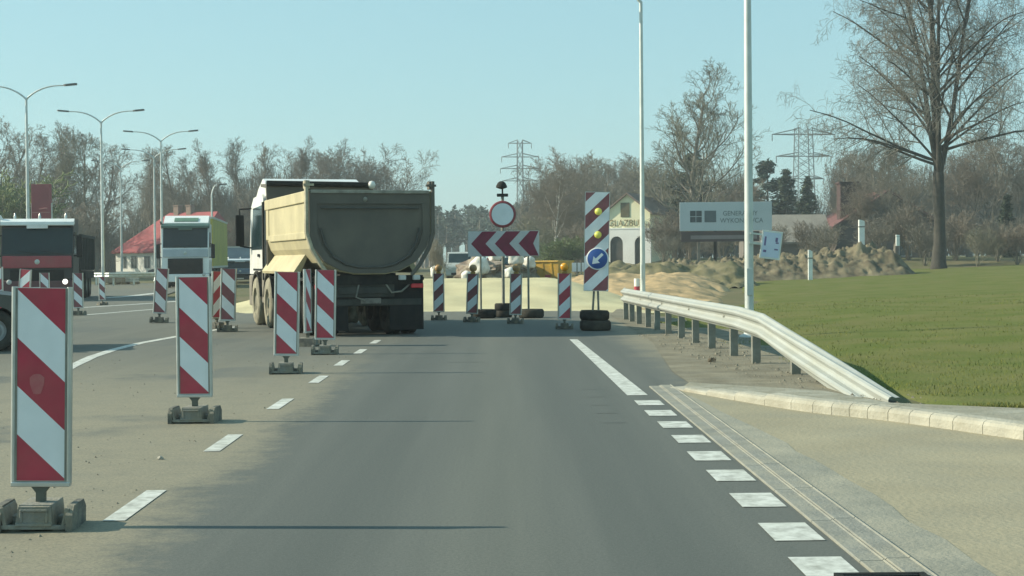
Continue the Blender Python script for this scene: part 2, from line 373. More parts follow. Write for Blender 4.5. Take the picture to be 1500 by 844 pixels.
# --- grass field
m_grass = M('field_grass', (.106, .132, .036), (.138, .155, .052), .9, .95, bump=.8, bscale=28, detail=9, dirt=(.175, .15, .07), dirt_amt=.5, dscale=.45, spec=.05)
def rail_x(y):      # the guard rail's line on the ground
    return np.interp(y, [12, 13.6, 16.9, 18.6, 33, 45, 60, 90], [3.75, 3.45, 3.13, 2.98, 2.4, 6.3, 8.2, 12.5])
def grass_z(x, y):
    b = float(rail_x(y)); q = max(0, x - b - 1)
    return .05 * fbm(x * .35, y * .25) * sstep(12, 18, y) + min(.9, .035 * q) * sstep(14, 24, y) + (.05 - .25 * sstep(14, 6, x) * 0) * sstep(45, 90, y)
mb = MB(); yy = np.concatenate([np.arange(13.2, 30, .5), np.arange(30, 98, 1.5)]); nxs = 46
vs_ = [];
for y in yy:
    x0 = rail_x(y) + .45 + (.6 if y > 34 else 0) + .25 * fbm(y * .8, 1.7)
    for i in range(nxs):
        x = x0 + (i / (nxs - 1)) ** 1.6 * 60; vs_.append((x, y - (1.3 * sstep(2, 7, x - x0) if y < 14 else 0), grass_z(x, y) + (0 if i else -.05)))
mb.add(vs_, [[j * nxs + i, j * nxs + i + 1, (j + 1) * nxs + i + 1, (j + 1) * nxs + i] for j in range(len(yy) - 1) for i in range(nxs - 1)], 0, True)
struct(mb.build('field', m_grass))
rng = random.Random(5)
m_blade = M('grass_blades', (.13, .16, .03), (.17, .185, .05), .8, .95, spec=.05, coord='Object', dirt=(.2, .18, .085), dirt_amt=.6, dscale=.7)
mb = MB(); vs_ = []; fs_ = []
for _ in range(22000):
    y = 13.0 + rng.random() ** 2.2 * 30; x = rail_x(y) + .5 + rng.random() ** 1.3 * (2 + y * .42)
    if fbm(x * .7, y * .7, 4) < -.25: continue
    h = (.012 + .022 * rng.random()) * (1 + .6 * max(0, fbm(x, y, 9))); a = rng.random() * 6.28; wd = .003 + y * .0002
    z = grass_z(x, y); o = len(vs_); dx, dy = math.cos(a) * wd, math.sin(a) * wd
    vs_ += [(x - dx, y - dy, z - .01), (x + dx, y + dy, z - .01), (x + rng.gauss(0, .4) * h, y + rng.gauss(0, .4) * h, z + h)]; fs_.append([o, o + 1, o + 2])
mb.add(vs_, fs_); tag(mb.build('grass', m_blade), 'short green grass growing on the field beyond the guard rail', 'grass', kind='stuff')

# --- earthworks: pale sand bank, orange sand slope, brown dirt mound
def heightfield(name, x0, x1, y0, y1, nx, ny, fn, mat):
    mb = MB(); vs_ = []
    for j in range(ny + 1):
        y = y0 + (y1 - y0) * j / ny
        for i in range(nx + 1):
            x = x0 + (x1 - x0) * i / nx; vs_.append((x, y, fn(x, y)))
    mb.add(vs_, [[j * (nx + 1) + i, j * (nx + 1) + i + 1, (j + 1) * (nx + 1) + i + 1, (j + 1) * (nx + 1) + i] for j in range(ny) for i in range(nx)], 0, True)
    return struct(mb.build(name, mat))
m_sand = M('pale_sand', (.58, .53, .33), (.50, .455, .28), .6, .95, bump=.5, bscale=14, detail=9, dirt=(.42, .37, .23), dirt_amt=.35, dscale=.6, spec=.15)
def bank_z(x, y):
    e = 1 - sstep(1.2, 4.2, x + (y - 42) * .02) * .85
    z = .74 * sstep(37.8, 47, y + .5 * fbm(x * .4, y * .3)) * e * sstep(-9, -6, x) - .4 * sstep(50, 60, y)
    return z + .05 * fbm(x * 1.2, y * .8) * sstep(38, 40, y) - .03
heightfield('sand_bank', -9, 5.5, 37.4, 66, 60, 70, bank_z, m_sand)
m_sand2 = M('orange_sand', (.52, .375, .205), (.38, .285, .165), .9, .95, bump=.7, bscale=10, detail=9, dirt=(.26, .21, .12), dirt_amt=.7, dscale=.9, spec=.15)
def slope_z(x, y):
    b = float(rail_x(y)) + .5 * fbm(y * .3, 4.4)
    return -.3 * sstep(b - .6, b + .8, x) - .04 + .55 * sstep(38, 66, y) * sstep(b + 1, b - 2, x) * sstep(1.2, 4, x) + .16 * fbm(x * .7, y * .35) * sstep(39, 46, y) + .07 * fbm(x * 2.2, y * 1.4, 3) * sstep(39, 44, y) + .05 * sstep(38, 41, y) * sstep(17, 12, x)
heightfield('sand_slope', 1.2, 12.5, 37, 76, 90, 150, slope_z, m_sand2)
m_dirt = M('clod_dirt', (.175, .15, .10), (.07, .062, .043), 1.3, .95, bump=.9, bscale=7, detail=9, dirt=(.26, .235, .15), dirt_amt=.6, dscale=1.6, spec=.15)
def mound_z(x, y):
    r = sstep(5.6, 9.5, x) * sstep(23.2, 20.6, x); c = 1 - abs((y - 84.5) / 5.5); c = max(0, c)
    h = (.80 + .60 * sstep(12, 18, x) + .35 * fbm(x * .33, 2.2)) * r
    cl_ = abs(fbm(x * .9, y * .9, 5)) * .5 + .30 * fbm(x * 1.9, y * 1.9, 1) + .22 * abs(fbm(x * 3.5, y * 3.5, 7))
    return -.25 + (h + cl_ * r) * sstep(0, .75, c) + .3 * sstep(0, .2, c) * r
heightfield('dirt_mound', 5, 24, 78, 91, 190, 120, mound_z, m_dirt)
def mound2_z(x, y):
    r = sstep(2.6, 5, x) * sstep(12.4, 10.5, x); c = max(0, 1 - abs((y - 74) / 6))
    return -.3 + (.95 + .35 * fbm(x * .5, y * .5)) * r * sstep(0, .8, c) + .25 * fbm(x * 1.6, y * 1.6, 2) * r + .3 * r
m_dirt2 = M('weedy_dirt', (.19, .165, .10), (.095, .10, .05), .9, .95, bump=.9, bscale=7, detail=9, dirt=(.3, .26, .16), dirt_amt=.5, dscale=.8, spec=.15)
heightfield('weedy_bank', 2, 12.5, 67, 81, 70, 60, mound2_z, m_dirt2)

# ================================================================== GUARD RAIL (right)
WPROF = [(0, -.155), (.02, -.15), (.045, -.12), (.075, -.105), (.085, -.08), (.075, -.055), (.03, -.025), (.02, 0), (.03, .025), (.075, .055), (.085, .08), (.075, .105), (.045, .12), (.02, .15), (0, .155)]
def rail_strip(mb, path, side=1):
    pr = [(o * side, z) for o, z in WPROF]; pr2 = [((o - .004) * side, z) for o, z in WPROF]
    mb.sweep(pr + pr2[::-1], path, closed=True, smooth=False)
RP = []
for y in np.arange(33.4, 18.4, -1.0): RP.append(Vector((rail_x(y), y, .535)))
ROLLS = [0.0] * len(RP)
for i in range(1, 15):
    f = i / 14; y = 18.4 - f * 4.9; RP.append(Vector((rail_x(y) - .08 * f, y,   .535 - .60 * f))); ROLLS.append(R(46) * f ** 1.3)
rail = thing('guard_rail', 'galvanised crash barrier sloping down to the ground beside the grass field', 'guard rail')
mb = MB()
# travelling towards the camera, the road is on the right of the path
pr_ = [(-o, z) for o, z in WPROF] + [(-(o - .004), z) for o, z in WPROF[::-1]]; vs_ = []; n_ = len(pr_)
for i, p in enumerate(RP):
    d = RP[min(i + 1, len(RP) - 1)] - RP[max(i - 1, 0)]; d.z = 0; d.normalize(); l = Vector((-d.y, d.x, 0)); c_, s_ = math.cos(ROLLS[i]), math.sin(ROLLS[i])
    for o, z in pr_: vs_.append(p + l * (o * c_ + z * s_) + Vector((0, 0, z * c_ - o * s_)))
mb.add(vs_, [[i * n_ + j, i * n_ + (j + 1) % n_, (i + 1) * n_ + (j + 1) % n_, (i + 1) * n_ + j] for i in range(len(RP) - 1) for j in range(n_)])
mb.add(vs_[:n_], [list(range(n_))]); mb.add(vs_[-n_:], [list(range(n_))]); mb.build('rail', M('barrier_zinc', (.39, .415, .39), (.31, .335, .31), 2, .6, .2, dirt=(.5, .5, .42), dirt_amt=.3, dscale=2), rail)
for k, (px, py) in enumerate([(1143, 549), (1097, 533), (1065, 522), (1038, 511), (1014, 503), (992, 496), (973, 489.5), (957, 484), (943, 479.5), (930, 475), (919, 471.5), (909, 468.5), (901, 466)]):
    y = G(px, py).y; x = rail_x(y)
    zt = float(np.interp(y, [13.5, 18.4], [.05, .56]))
    mb = MB(); mb.prism([(.0, -.06), (.10, -.06), (.10, -.05), (.01, -.05), (.01, .05), (.10, .05), (.10, .06), (.0, .06)], -.3, zt, 'z'); mb.box(-.085 + .085, .03, -.02, .02, zt - .12, zt - .06)
    mb.build('post', m_galv_dark, rail, (x + .01, y, 0))
for p in RP[1:16:3]:
    rail_bolts = MB(); rail_bolts.lathe([(0, .012), (.02, .01), (.022, 0)], 8, 0, Matrix.Translation(p + Vector((-.035, 0, 0))) @ Matrix.Rotation(-math.pi / 2, 4, 'Y')); rail_bolts.build('bolt', m_galv_dark, rail)

# ================================================================== LAMP POSTS
def lamp_post(label, px, py_fork, Y, zf=9.0, arms=(-1, 1), rz=0, arm=1.75, pole_r=(.09, .05), z0=0.0, x=None, single=False, group='double-armed street lamps'):
    if x is None: x = XAT(px, py_fork, Y)
    t = thing('street_lamp', label, 'street lamp', (x, Y, z0), rz, group)
    zf = zf - z0
    mb = MB(); mb.tube([(0, 0, -.3), (0, 0, 1.2), (0, 0, zf * .6), (0, 0, zf)], [pole_r[0], pole_r[0], pole_r[0] * .8, pole_r[1]], 12); mb.lathe([(.17, -.05), (.17, .03), (pole_r[0] + .02, .06), (pole_r[0], .4)], 12)
    p = mb.build('pole', m_pole, t)
    mb = MB(); mb.box(-.05, .05, -pole_r[0] - .012, -pole_r[0] + .02, .7, 1.15, bev=.006); mb.build('hatch', m_pole, p)
    for s in arms:
        mb = MB(); pts = [(0, 0, zf - .02)] + [(s * arm * q, 0, zf + .62 * (1 - (1 - q) ** 2.6)) for q in (.05, .12, .2, .3, .42, .56, .72, .86, 1)]
        mb.tube(pts, [.05, .045, .043, .04, .038, .036, .034, .032, .03, .03], 8); a = mb.build('arm', m_pole, t)
        mb = MB(); mb.T = Matrix.Translation((s * arm, 0, zf + .62)) @ Matrix.Rotation(-s * R(5), 4, 'Y')
        e = s * .62; pr = [(0, -.05), (s * .12, -.12), (e * .9, -.13), (e, -.06), (e, .06), (e * .9, .13), (s * .12, .12), (0, .05)]
        mb.prism(pr, -.035, .045, 'z'); mb.build('luminaire', M('luminaire_grey', (.14, .15, .15), (.1, .11, .11), 4, .5), a, bevel=.012)
    return t
# right-hand pair, standing behind the guard rail
lamp_post('nearest lamp post, behind the guard rail, with a tilted white notice on it', 1098.5, 480, 25.0, arms=(-1, 1), x=XAT(1097.5, 440, 25.0), pole_r=(.075, .052))
lamp_post('slim far lamp post behind the guard rail, next to the cream house', 942, 400, 45.0, arms=(-1,), x=XAT(941.5, 400, 45.0), pole_r=(.075, .05))
lamp_post('double-armed lamp post rising behind the red truck cab', 38.5, 147, 70)
lamp_post('double-armed lamp post between the red truck and the red-roofed house', 148, 181, 82)
lamp_post('double-armed lamp post right beside the white lorry cab', 235.5, 210, 95)
lamp_post('partly hidden double-armed lamp post just left of the one by the white lorry', 225.5, 234, 110, zf=9.0)
lamp_post('low double-armed lamp post in front of the left end of the red-roofed house', 176.5, 249, 122)
lp = lamp_post('small single-armed lamp above the yellow trailer roof', 310, 283, 95, zf=5.6, arms=(1,), arm=.35, group='other street lamps')

# notice on the nearest lamp post
nb = thing('notice', 'tilted white paper notice in a sleeve fixed to the nearest lamp post', 'notice', AT(1129.5, 359, 24.9), 0, None, 0, R(7.5))
mb = MB(); mb.box(-.17, .17, -.006, .006, -.235, .235, bev=.004); mb.build('backing', M('notice_board', (.72, .75, .72), (.64, .67, .64), 6, .5), nb)
mb = MB(); mb.box(-.145, .145, -.009, -.0065, -.205, .205); mb.build('sheet', M('notice_sheet', (.60, .68, .82), (.54, .62, .76), 3, .4), nb)
mb = MB()
for x0, x1, z0, z1 in ((-.12, -.09, -.02, .13), (-.12, -.07, -.13, -.09), (.06, .10, .06, .13), (.07, .12, .03, .055), (.06, .12, -.08, -.055)): mb.box(x0, x1, -.0115, -.0095, z0, z1)
mb.build('print', M('notice_ink', (.16, .14, .30), (.2, .15, .28), 9, .6), nb)
mb = MB(); mb.box(-.36, -.15, .0, .02, -.02, .02); mb.box(-.36, -.15, .0, .02, .14, .17); mb.build('bracket', m_galv, nb)

# ================================================================== TRAFFIC BOARDS
PW, PH = .25, .965
def board_proto(name, flip, red, foot_mat, lamp=None):
    t = thing(name, 'x', 'traffic board'); w2, h0 = .29 / 2, .235
    mb = MB(); rect = [(-PW / 2, h0), (PW / 2, h0), (PW / 2, h0 + PH), (-PW / 2, h0 + PH)]
    k = .95
    for i in range(-2, 6):       # 45-degree bands, clipped to the panel
        c0, c1 = i * PH / 4, (i + 1) * PH / 4
        def lim(c): return c      # vtop - k*u >= c
        s = -1 if flip else 1
        # vtop = h0+PH - z ; u = s*x + PW/2
        p = clip(rect, -k * s, -1, h0 + PH - k * PW / 2 - c0)
        if len(p) > 2: p = clip(p, k * s, 1, -(h0 + PH - k * PW / 2 - c1))
        if len(p) > 2: mb.add([(x, -.016, z) for x, z in p], [list(range(len(p)))], i % 2)
    mb.box(-PW / 2 - .002, PW / 2 + .002, -.015, .015, h0 - .004, h0 + PH + .002, 2)
    for sx in (-1, 1): mb.box(min(sx * (PW / 2 - .008), sx * (PW / 2 + .002)), max(sx * (PW / 2 - .008), sx * (PW / 2 + .002)), -.0185, -.0155, h0, h0 + PH, 3)  # dark strips imitate the shaded gap between panel and frame
    mb.build('panel', [m_white, red, m_alu, m_galv_dark], t)
    mb = MB()
    for sx in (-1, 1): mb.prism([(sx * (PW / 2 + .011) + .0145 * math.cos(R(q)), .022 * math.sin(R(q))) for q in range(0, 360, 24)], h0 - .012, h0 + PH + .006, 'z', 0, True)
    mb.box(-w2, w2, -.026, .026, h0 - .03, h0 - .006, bev=.004); mb.build('frame', m_alu, t)
    mb = MB(); mb.prism([(-.045, h0 - .03), (.045, h0 - .03), (.022, h0 - .06), (.022, .08), (-.022, .08), (-.022, h0 - .06)], -.02, .02, 'y'); mb.build('stem', M('stem_steel', (.12, .125, .10), (.09, .09, .075), 9, .7, .2), t)
    # foot: raised middle block with a recess, two pockets, rounded lobes at the ends
    mb = MB()
    mb.box(-.21, .21, -.152, -.125, .012, .034); mb.box(-.20, .20, -.02, .05, .012, .06)
    mb.prism([(-.105, .025), (.105, .025), (.085, .125), (-.085, .125)], -.15, -.118, 'y'); mb.prism([(-.105, .025), (.105, .025), (.09, .13), (-.09, .13)], -.117, .13, 'y')
    mb.box(-.10, .10, -.157, -.149, .028, .045); mb.box(-.078, .078, -.157, -.149, .10, .113); mb.box(-.078, -.062, -.157, -.149, .045, .10); mb.box(.062, .078, -.157, -.149, .045, .10)
    for sx in (-1, 1):
        mb.prism([(sx * .15, .03), (sx * .168, .03), (sx * .195, .115), (sx * .172, .12)], -.15, .10, 'y')
        mb.prism([(-.165, .0), (-.165, .085), (-.12, .128), (.1, .128), (.16, .085), (.16, .0)], min(sx * .178, sx * .215), max(sx * .178, sx * .215), 'x', 1)
    mb.v = [(x * .88, y, z) for x, y, z in mb.v]; mb.build('foot', [foot_mat, m_rubber], t, bevel=.005)
    if lamp:
        l = MB(); l.box(-.06, .06, -.03, .03, h0 + PH, h0 + PH + .05, bev=.008); l.lathe([(0, -.035), (.085, -.035), (.095, -.02), (.095, .02), (.085, .035), (0, .035)], 18, 0, Matrix.Translation((0, 0, h0 + PH + .14)) @ Matrix.Rotation(math.pi / 2, 4, 'X'))
        lo = l.build('warning_lamp', M('lamp_housing', (.42, .26, .06), (.3, .19, .05), 6, .5), t)
        l = MB(); l.lathe([(.085, .0), (.075, .025), (.045, .04), (0, .045)], 18, 0, Matrix.Translation((0, -.036, h0 + PH + .14)) @ Matrix.Rotation(math.pi / 2, 4, 'X')); l.build('lens', lamp, lo)
    return t
GB = 'striped traffic boards'
bA = board_proto('traffic_board', False, m_red, m_rubber_dusty)
bB = board_proto('traffic_board', True, m_red_dull, m_rubber, lamp=M('dull_lens', (.42, .25, .10), (.3, .19, .09), 9, .35))
bE = board_proto('traffic_board', True, m_red, m_rubber, lamp=m_amber)
bC = board_proto('traffic_board', False, m_red_dull, m_rubber)
bD = board_proto('traffic_board', True, m_red, m_rubber)
used = set()
def put(proto, px, py, label, rz=0, ry=0, rx=0, s=1, Y=None):
    loc = G(px, py)
    if proto.name not in used:
        used.add(proto.name); o = proto; o.location = loc; o.rotation_euler = (R(rx), R(ry), R(rz)); o.scale = (s,) * 3; o['label'] = label; o['group'] = GB
    else: o = dup(proto, loc, R(rz), label, None, R(rx), R(ry), s, GB)
    return o
put(bA, 60, 772, 'biggest red and white board, nearest to the viewer, with a pale smudge on it', 4, 1.2)
put(bA, 286, 618, 'second board along the dashed line, clean red and white, standing clear on the dusty asphalt', -1, 0)
put(bA, 419, 547, 'third board along the dashed line, in front of the dump truck wheels and leaning slightly', 5, 1.4)
put(bA, 476, 519, 'board overlapping the dump truck tailgate corner, farthest one on the dashed line', 4, 1.2)
put(bA, 451, 507, 'board turned edge-on between the two boards in front of the dump truck', 80, 0)
put(bC, 333, 486, 'leaning board just left of the dump truck front wheels', 8, 2)
put(bC, 233, 473, 'leaning board standing in front of the white lorry', 6, 4)
put(bC, 115, 462, 'dull board covering the right edge of the red truck', 0, 0, s=.9)
put(bC, 66, 458, 'board in front of the red truck headlight side, half hidden behind the nearest board', 3, 0, s=.9)
put(bC, 150, 447, 'small faded board beside the dark tipper body of the red truck', 40, -1, s=.75)
put(bD, 33, 470, 'board with mirrored stripes, tilted, in front of the red truck grille', -10, 5)
put(bD, -4, 470, 'board with mirrored stripes cut by the left edge of the photo', -4, 0, s=1.05)
put(bD, 317, 481, 'edge-turned board with mirrored stripes behind the leaning one by the truck wheels', 55, 2, s=.95)
put(bB, 643, 469, 'lamp-topped board right beside the dump truck tail light', -4, 0, s=.86)
put(bB, 691, 472, 'lamp-topped board at the left leg of the chevron sign', -8, 2.0, s=.86)
put(bB, 755, 474, 'lamp-topped board between the right legs of the chevron sign', -6, 1.4, s=.86)
put(bE, 827, 482, 'lamp-topped board standing alone in front of the sand, with a bright amber lamp', -4, .5, s=.88)
# smudge on the nearest board
mb = MB(); mb.prism([(-.02 + .035 * math.cos(a) * (1 + .2 * math.sin(3 * a)), .72 + .06 * math.sin(a) * (1 + .15 * math.cos(2 * a))) for a in [i * .524 for i in range(12)]], -.0175, -.0165, 'y')
mb.build('smudge', M('paint_smudge', (.44, .14, .14), (.42, .09, .105), 15, .6), bA)

def tyre_mesh(mb, r, wd, z, m=0, n=24):
    mb.lathe([(r * .58, z + .02), (r * .6, z), (r * .9, z), (r, z + wd * .2), (r, z + wd * .8), (r * .9, z + wd), (r * .6, z + wd), (r * .58, z + wd - .02), (r * .58, z + .02)], n, m)

# big lamp board with the blue arrow
g = G(872, 484); t = thing('arrow_board', 'tall striped board with two yellow lamps and a blue arrow disc on stacked tyres', 'traffic board', g, R(-5), None, 0, R(1.4))
mb = MB(); W_, Z0, Z1 = .44, .74, 2.56; rect = [(-W_ / 2, Z0), (W_ / 2, Z0), (W_ / 2, Z1), (-W_ / 2, Z1)]
kk = .98
for i in range(-3, 12):
    st = .255; p = clip(rect, kk, -1, Z1 - kk * W_ / 2 - i * st)
    if len(p) > 2: p = clip(p, -kk, 1, -(Z1 - kk * W_ / 2 - (i + 1) * st))
    if len(p) > 2: mb.add([(x, -.016, z) for x, z in p], [list(range(len(p)))], (i + 1) % 2)
mb.box(-W_ / 2 - .01, W_ / 2 + .01, -.014, .014, Z0 - .01, Z1 + .01, 2); mb.build('panel', [m_white, m_red_dull, m_alu], t)
for z in (2.205, 1.775):
    mb = MB(); mb.lathe([(0, .05), (.04, .045), (.06, .02), (.068, 0)], 20, 0, Matrix.Translation((.02, -.018, z)) @ Matrix.Rotation(math.pi / 2, 4, 'X')); mb.build('lamp', m_yellow_lens, t)
dz = 1.33
mb = MB(); mb.lathe([(0, .004), (.185, .004), (.19, 0), (.19, -.006)], 36, 0, Matrix.Translation((.02, -.03, dz)) @ Matrix.Rotation(math.pi / 2, 4, 'X')); mb.lathe([(.186, .0045), (.205, .0045), (.207, -.006)], 36, 1, Matrix.Translation((.02, -.03, dz)) @ Matrix.Rotation(math.pi / 2, 4, 'X')); dd = mb.build('arrow_disc', [m_blue, m_white], t)
mb = MB(); mb.T = Matrix.Translation((.02, -.036, dz)) @ Matrix.Rotation(R(45), 4, 'Y')
mb.prism([(.13, .026), (-.03, .026), (-.03, .085), (-.14, 0), (-.03, -.085), (-.03, -.026), (.13, -.026)], -.003, .0, 'y'); mb.T = Matrix.Translation((.02, -.036, dz)) @ Matrix.Rotation(R(-45), 4, 'Y')
mb.v = []; mb.f = []; mb.mi = []; mb.sm = []
mb.prism([(.13, .026), (-.02, .026), (-.02, .085), (-.14, 0), (-.02, -.085), (-.02, -.026), (.13, -.026)], -.003, .0, 'y'); mb.build('arrow', m_white, dd)
for sx in (-.07, .07):
    mb = MB(); mb.tube([(sx, .03, .0), (sx * .4, .03, Z0 + .2), (sx * .4, .03, Z1 - .2)], .02, 8); mb.build('leg', m_galv_dark, t)
mb = MB(); tyre_mesh(mb, .29, .19, 0); mb.T = Matrix.Translation((-.02, .01, 0)); tyre_mesh(mb, .275, .18, .192); mb.build('tyre_base', m_tyre, t)

# chevron board with round no-entry sign
g = G(738, 466); Yc = g.y
cv = thing('chevron_sign', 'wide board of three dark red chevrons pointing left on two thin posts', 'road sign', (XAT(738, 400, Yc), Yc, 0), R(-3))
sY = F / Yc; zc0, zc1 = AT(738, 375, Yc).z, AT(738, 339, Yc).z; hw = 51.5 / sY
mb = MB(); mb.box(-hw - .01, hw + .01, -.012, .012, zc0 - .01, zc1 + .01, 2)
rect = [(-hw, zc0), (hw, zc0), (hw, zc1), (-hw, zc1)]
mb.add([(x, -.0135, z) for x, z in rect], [[0, 1, 2, 3]], 0)
hm = (zc1 - zc0) / 2; zm = (zc0 + zc1) / 2; sp_ = hw * 2 / 2.95
for k in range(3):
    x0 = -hw + .06 + k * sp_; tk = .33; sl = hm * .92
    mb.add([(x0, -.0165, zm), (x0 + sl, -.0165, zc1), (min(hw, x0 + sl + tk), -.0165, zc1), (x0 + tk, -.0165, zm), (min(hw, x0 + sl + tk), -.0165, zc0), (x0 + sl, -.0165, zc0)], [[0, 1, 2, 3], [0, 3, 4, 5]], 1)
mb.build('panel', [M('chevron_white', (.62, .62, .62), (.55, .55, .55), 4, .5, dirt=(.4, .37, .3), dirt_amt=.3), m_maroon, m_alu], cv)
for px in (704, 774):
    xx = XAT(px, 420, Yc) - cv.location.x
    mb = MB(); mb.tube([(xx, .04, 0), (xx, .04, zc1 - .03)], .024, 8); mb.build('post', m_galv_dark, cv)
    mb = MB(); mb.T = Matrix.Translation((xx + .06, .04, 0)); tyre_mesh(mb, .29, .2, 0); mb.box(-.05, .05, -.05, .05, 0, .16); mb.build('tyre_base', m_tyre, cv)
Yr = Yc + .5
rs = thing('no_entry_sign', 'round white no-entry sign with red rim above the chevron board', 'road sign', (XAT(737, 400, Yr), Yr, 0), R(-2))
zr = AT(737, 314, Yr).z; rr = 19.5 * Yr / F
m_rim = M('rim_red', (.28, .05, .065), (.22, .04, .05), 6, .5)
mb = MB(); mb.lathe([(0, .014), (rr * .82, .014)], 40, 0, Matrix.Translation((0, -.03, zr)) @ Matrix.Rotation(math.pi / 2, 4, 'X')); mb.lathe([(rr * .82, .0142), (rr, .0142), (rr * 1.01, .008), (rr * 1.01, -.01), (0, -.01)], 40, 1, Matrix.Translation((0, -.03, zr)) @ Matrix.Rotation(math.pi / 2, 4, 'X')); mb.build('disc', [m_white, m_rim], rs)
mb = MB(); mb.tube([(0, .03, 0), (0, .03, zr + rr + .12)], .035, 10); mb.tube([(.0, .06, .3), (.0, .06, zr - .5)], .03, 8); mb.build('post', m_galv_dark, rs)
zt1, zt2 = AT(735, 286, Yr).z, AT(735, 271, Yr).z
mb = MB(); mb.box(-.13, .13, -.03, .05, zt1 - .035, zt1 + .035, bev=.01); mb.tube([(0, .03, zt1), (0, .03, zt2)], .02, 8); mb.lathe([(.13, -.06), (.125, -.02), (.09, .05), (.04, .085), (0, .09)], 20, 0, Matrix.Translation((-.02, .02, zt2))); mb.lathe([(.13, -.06), (.05, -.09), (0, -.1)], 20, 0, Matrix.Translation((-.02, .02, zt2))); mb.build('signal_lamp', m_dark, rs)
mb = MB(); tyre_mesh(mb, .2, .16, 0, n=20); tyre_mesh(mb, .205, .16, .162, n=20); mb.build('tyre_base', m_tyre, rs)

# small red and white bollard by the far lamp post
bp_ = AT(933, 430, 46); b = thing('delineator_post', 'small red and white post by the foot of the far lamp post', 'marker post', (bp_.x, 46, .1))
mb = MB(); mb.tube([(0, 0, -.2), (0, 0, .62)], .085, 12, 0); mb.build('body', M('post_white', (.78, .78, .74), (.7, .7, .66), 5, .6), b)
mb = MB(); mb.tube([(0, 0, .0), (0, 0, .38)], .088, 12, 0); mb.build('red_band', m_red, b)
def marker(label, px, y0, y1, Y, wpx):
    p0, p1 = AT(px, y0, Y), AT(px, y1, Y); h = p1.z - p0.z; s = wpx * Y / F
    t = thing('marker_post', label, 'marker post', (p0.x, Y, p0.z), 0, 'white marker posts')
    mb = MB(); mb.prism([(-s / 2, -.3), (s / 2, -.3), (s / 2, h * .94), (-s * .2, h), (-s / 2, h)], -s * .4, s * .4, 'y'); mb.build('body', M('marker_white', (.8, .82, .78), (.7, .72, .68), 4, .5), t)
    mb = MB(); mb.box(-s * .52, s * .52, -s * .42, s * .42, h * .68, h * .73); mb.build('band', m_galv_dark, t); return t
marker('white roadside marker post at the foot of the dirt mound, above the grass', 1187, 408, 366, 76, 6)
marker('thick white post standing on top of the dirt mound', 1262, 357, 322, 85, 8)
marker('tiny white post in front of the thicket near the big tree', 1315, 353, 344, 90, 5)

# ================================================================== TRUCKS
m_body_y = M('tipper_beige', (.50, .445, .27), (.42, .375, .225), 1.4, .6, dirt=(.33, .29, .18), dirt_amt=.6, dscale=1.6)
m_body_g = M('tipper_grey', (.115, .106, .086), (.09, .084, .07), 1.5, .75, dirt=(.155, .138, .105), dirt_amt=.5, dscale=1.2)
m_trim_lit = M('tipper_edge_lit', (.56, .51, .36), (.40, .36, .25), 3, .6, dirt=(.1, .09, .07), dirt_amt=.6, dscale=5)
m_cab_w = M('cab_white', (.80, .81, .78), (.72, .73, .70), 2, .35, dirt=(.5, .46, .34), dirt_amt=.4, dscale=1.5, coat=.3)
m_tail = M('tail_lens', (.32, .018, .03), (.2, .012, .02), 25, .12, emit=.12)
m_head = M('head_lens', (.9, .88, .78), (.8, .8, .7), 9, .1, emit=1.4)
m_rimmetal = M('wheel_steel', (.3, .29, .25), (.2, .19, .17), 9, .6, .3, dirt=DUST, dirt_amt=.5)
def wheel(parent, x, y, r, wd, tm, rm, side):
    t = MB(); mt = Matrix.Translation((x, y, r)) @ Matrix.Rotation(math.pi / 2, 4, 'Y')
    t.lathe([(r * .55, -wd / 2), (r * .9, -wd / 2), (r, -wd * .36), (r, -wd * .1), (r * .975, -.01), (r * .975, .01), (r, wd * .1), (r, wd * .36), (r * .9, wd / 2), (r * .55, wd / 2), (r * .55, -wd / 2)], 28, 0, mt)
    o = t.build('wheel', tm, parent)
    h = MB(); s = side; h.lathe([(r * .56, s * wd * .46), (r * .52, s * wd * .4), (r * .45, s * wd * .12), (r * .3, s * wd * .1), (r * .26, s * wd * .38), (r * .16, s * wd * .45), (0, s * wd * .45)], 22, 0, mt); h.build('rim', rm, o)
    return o
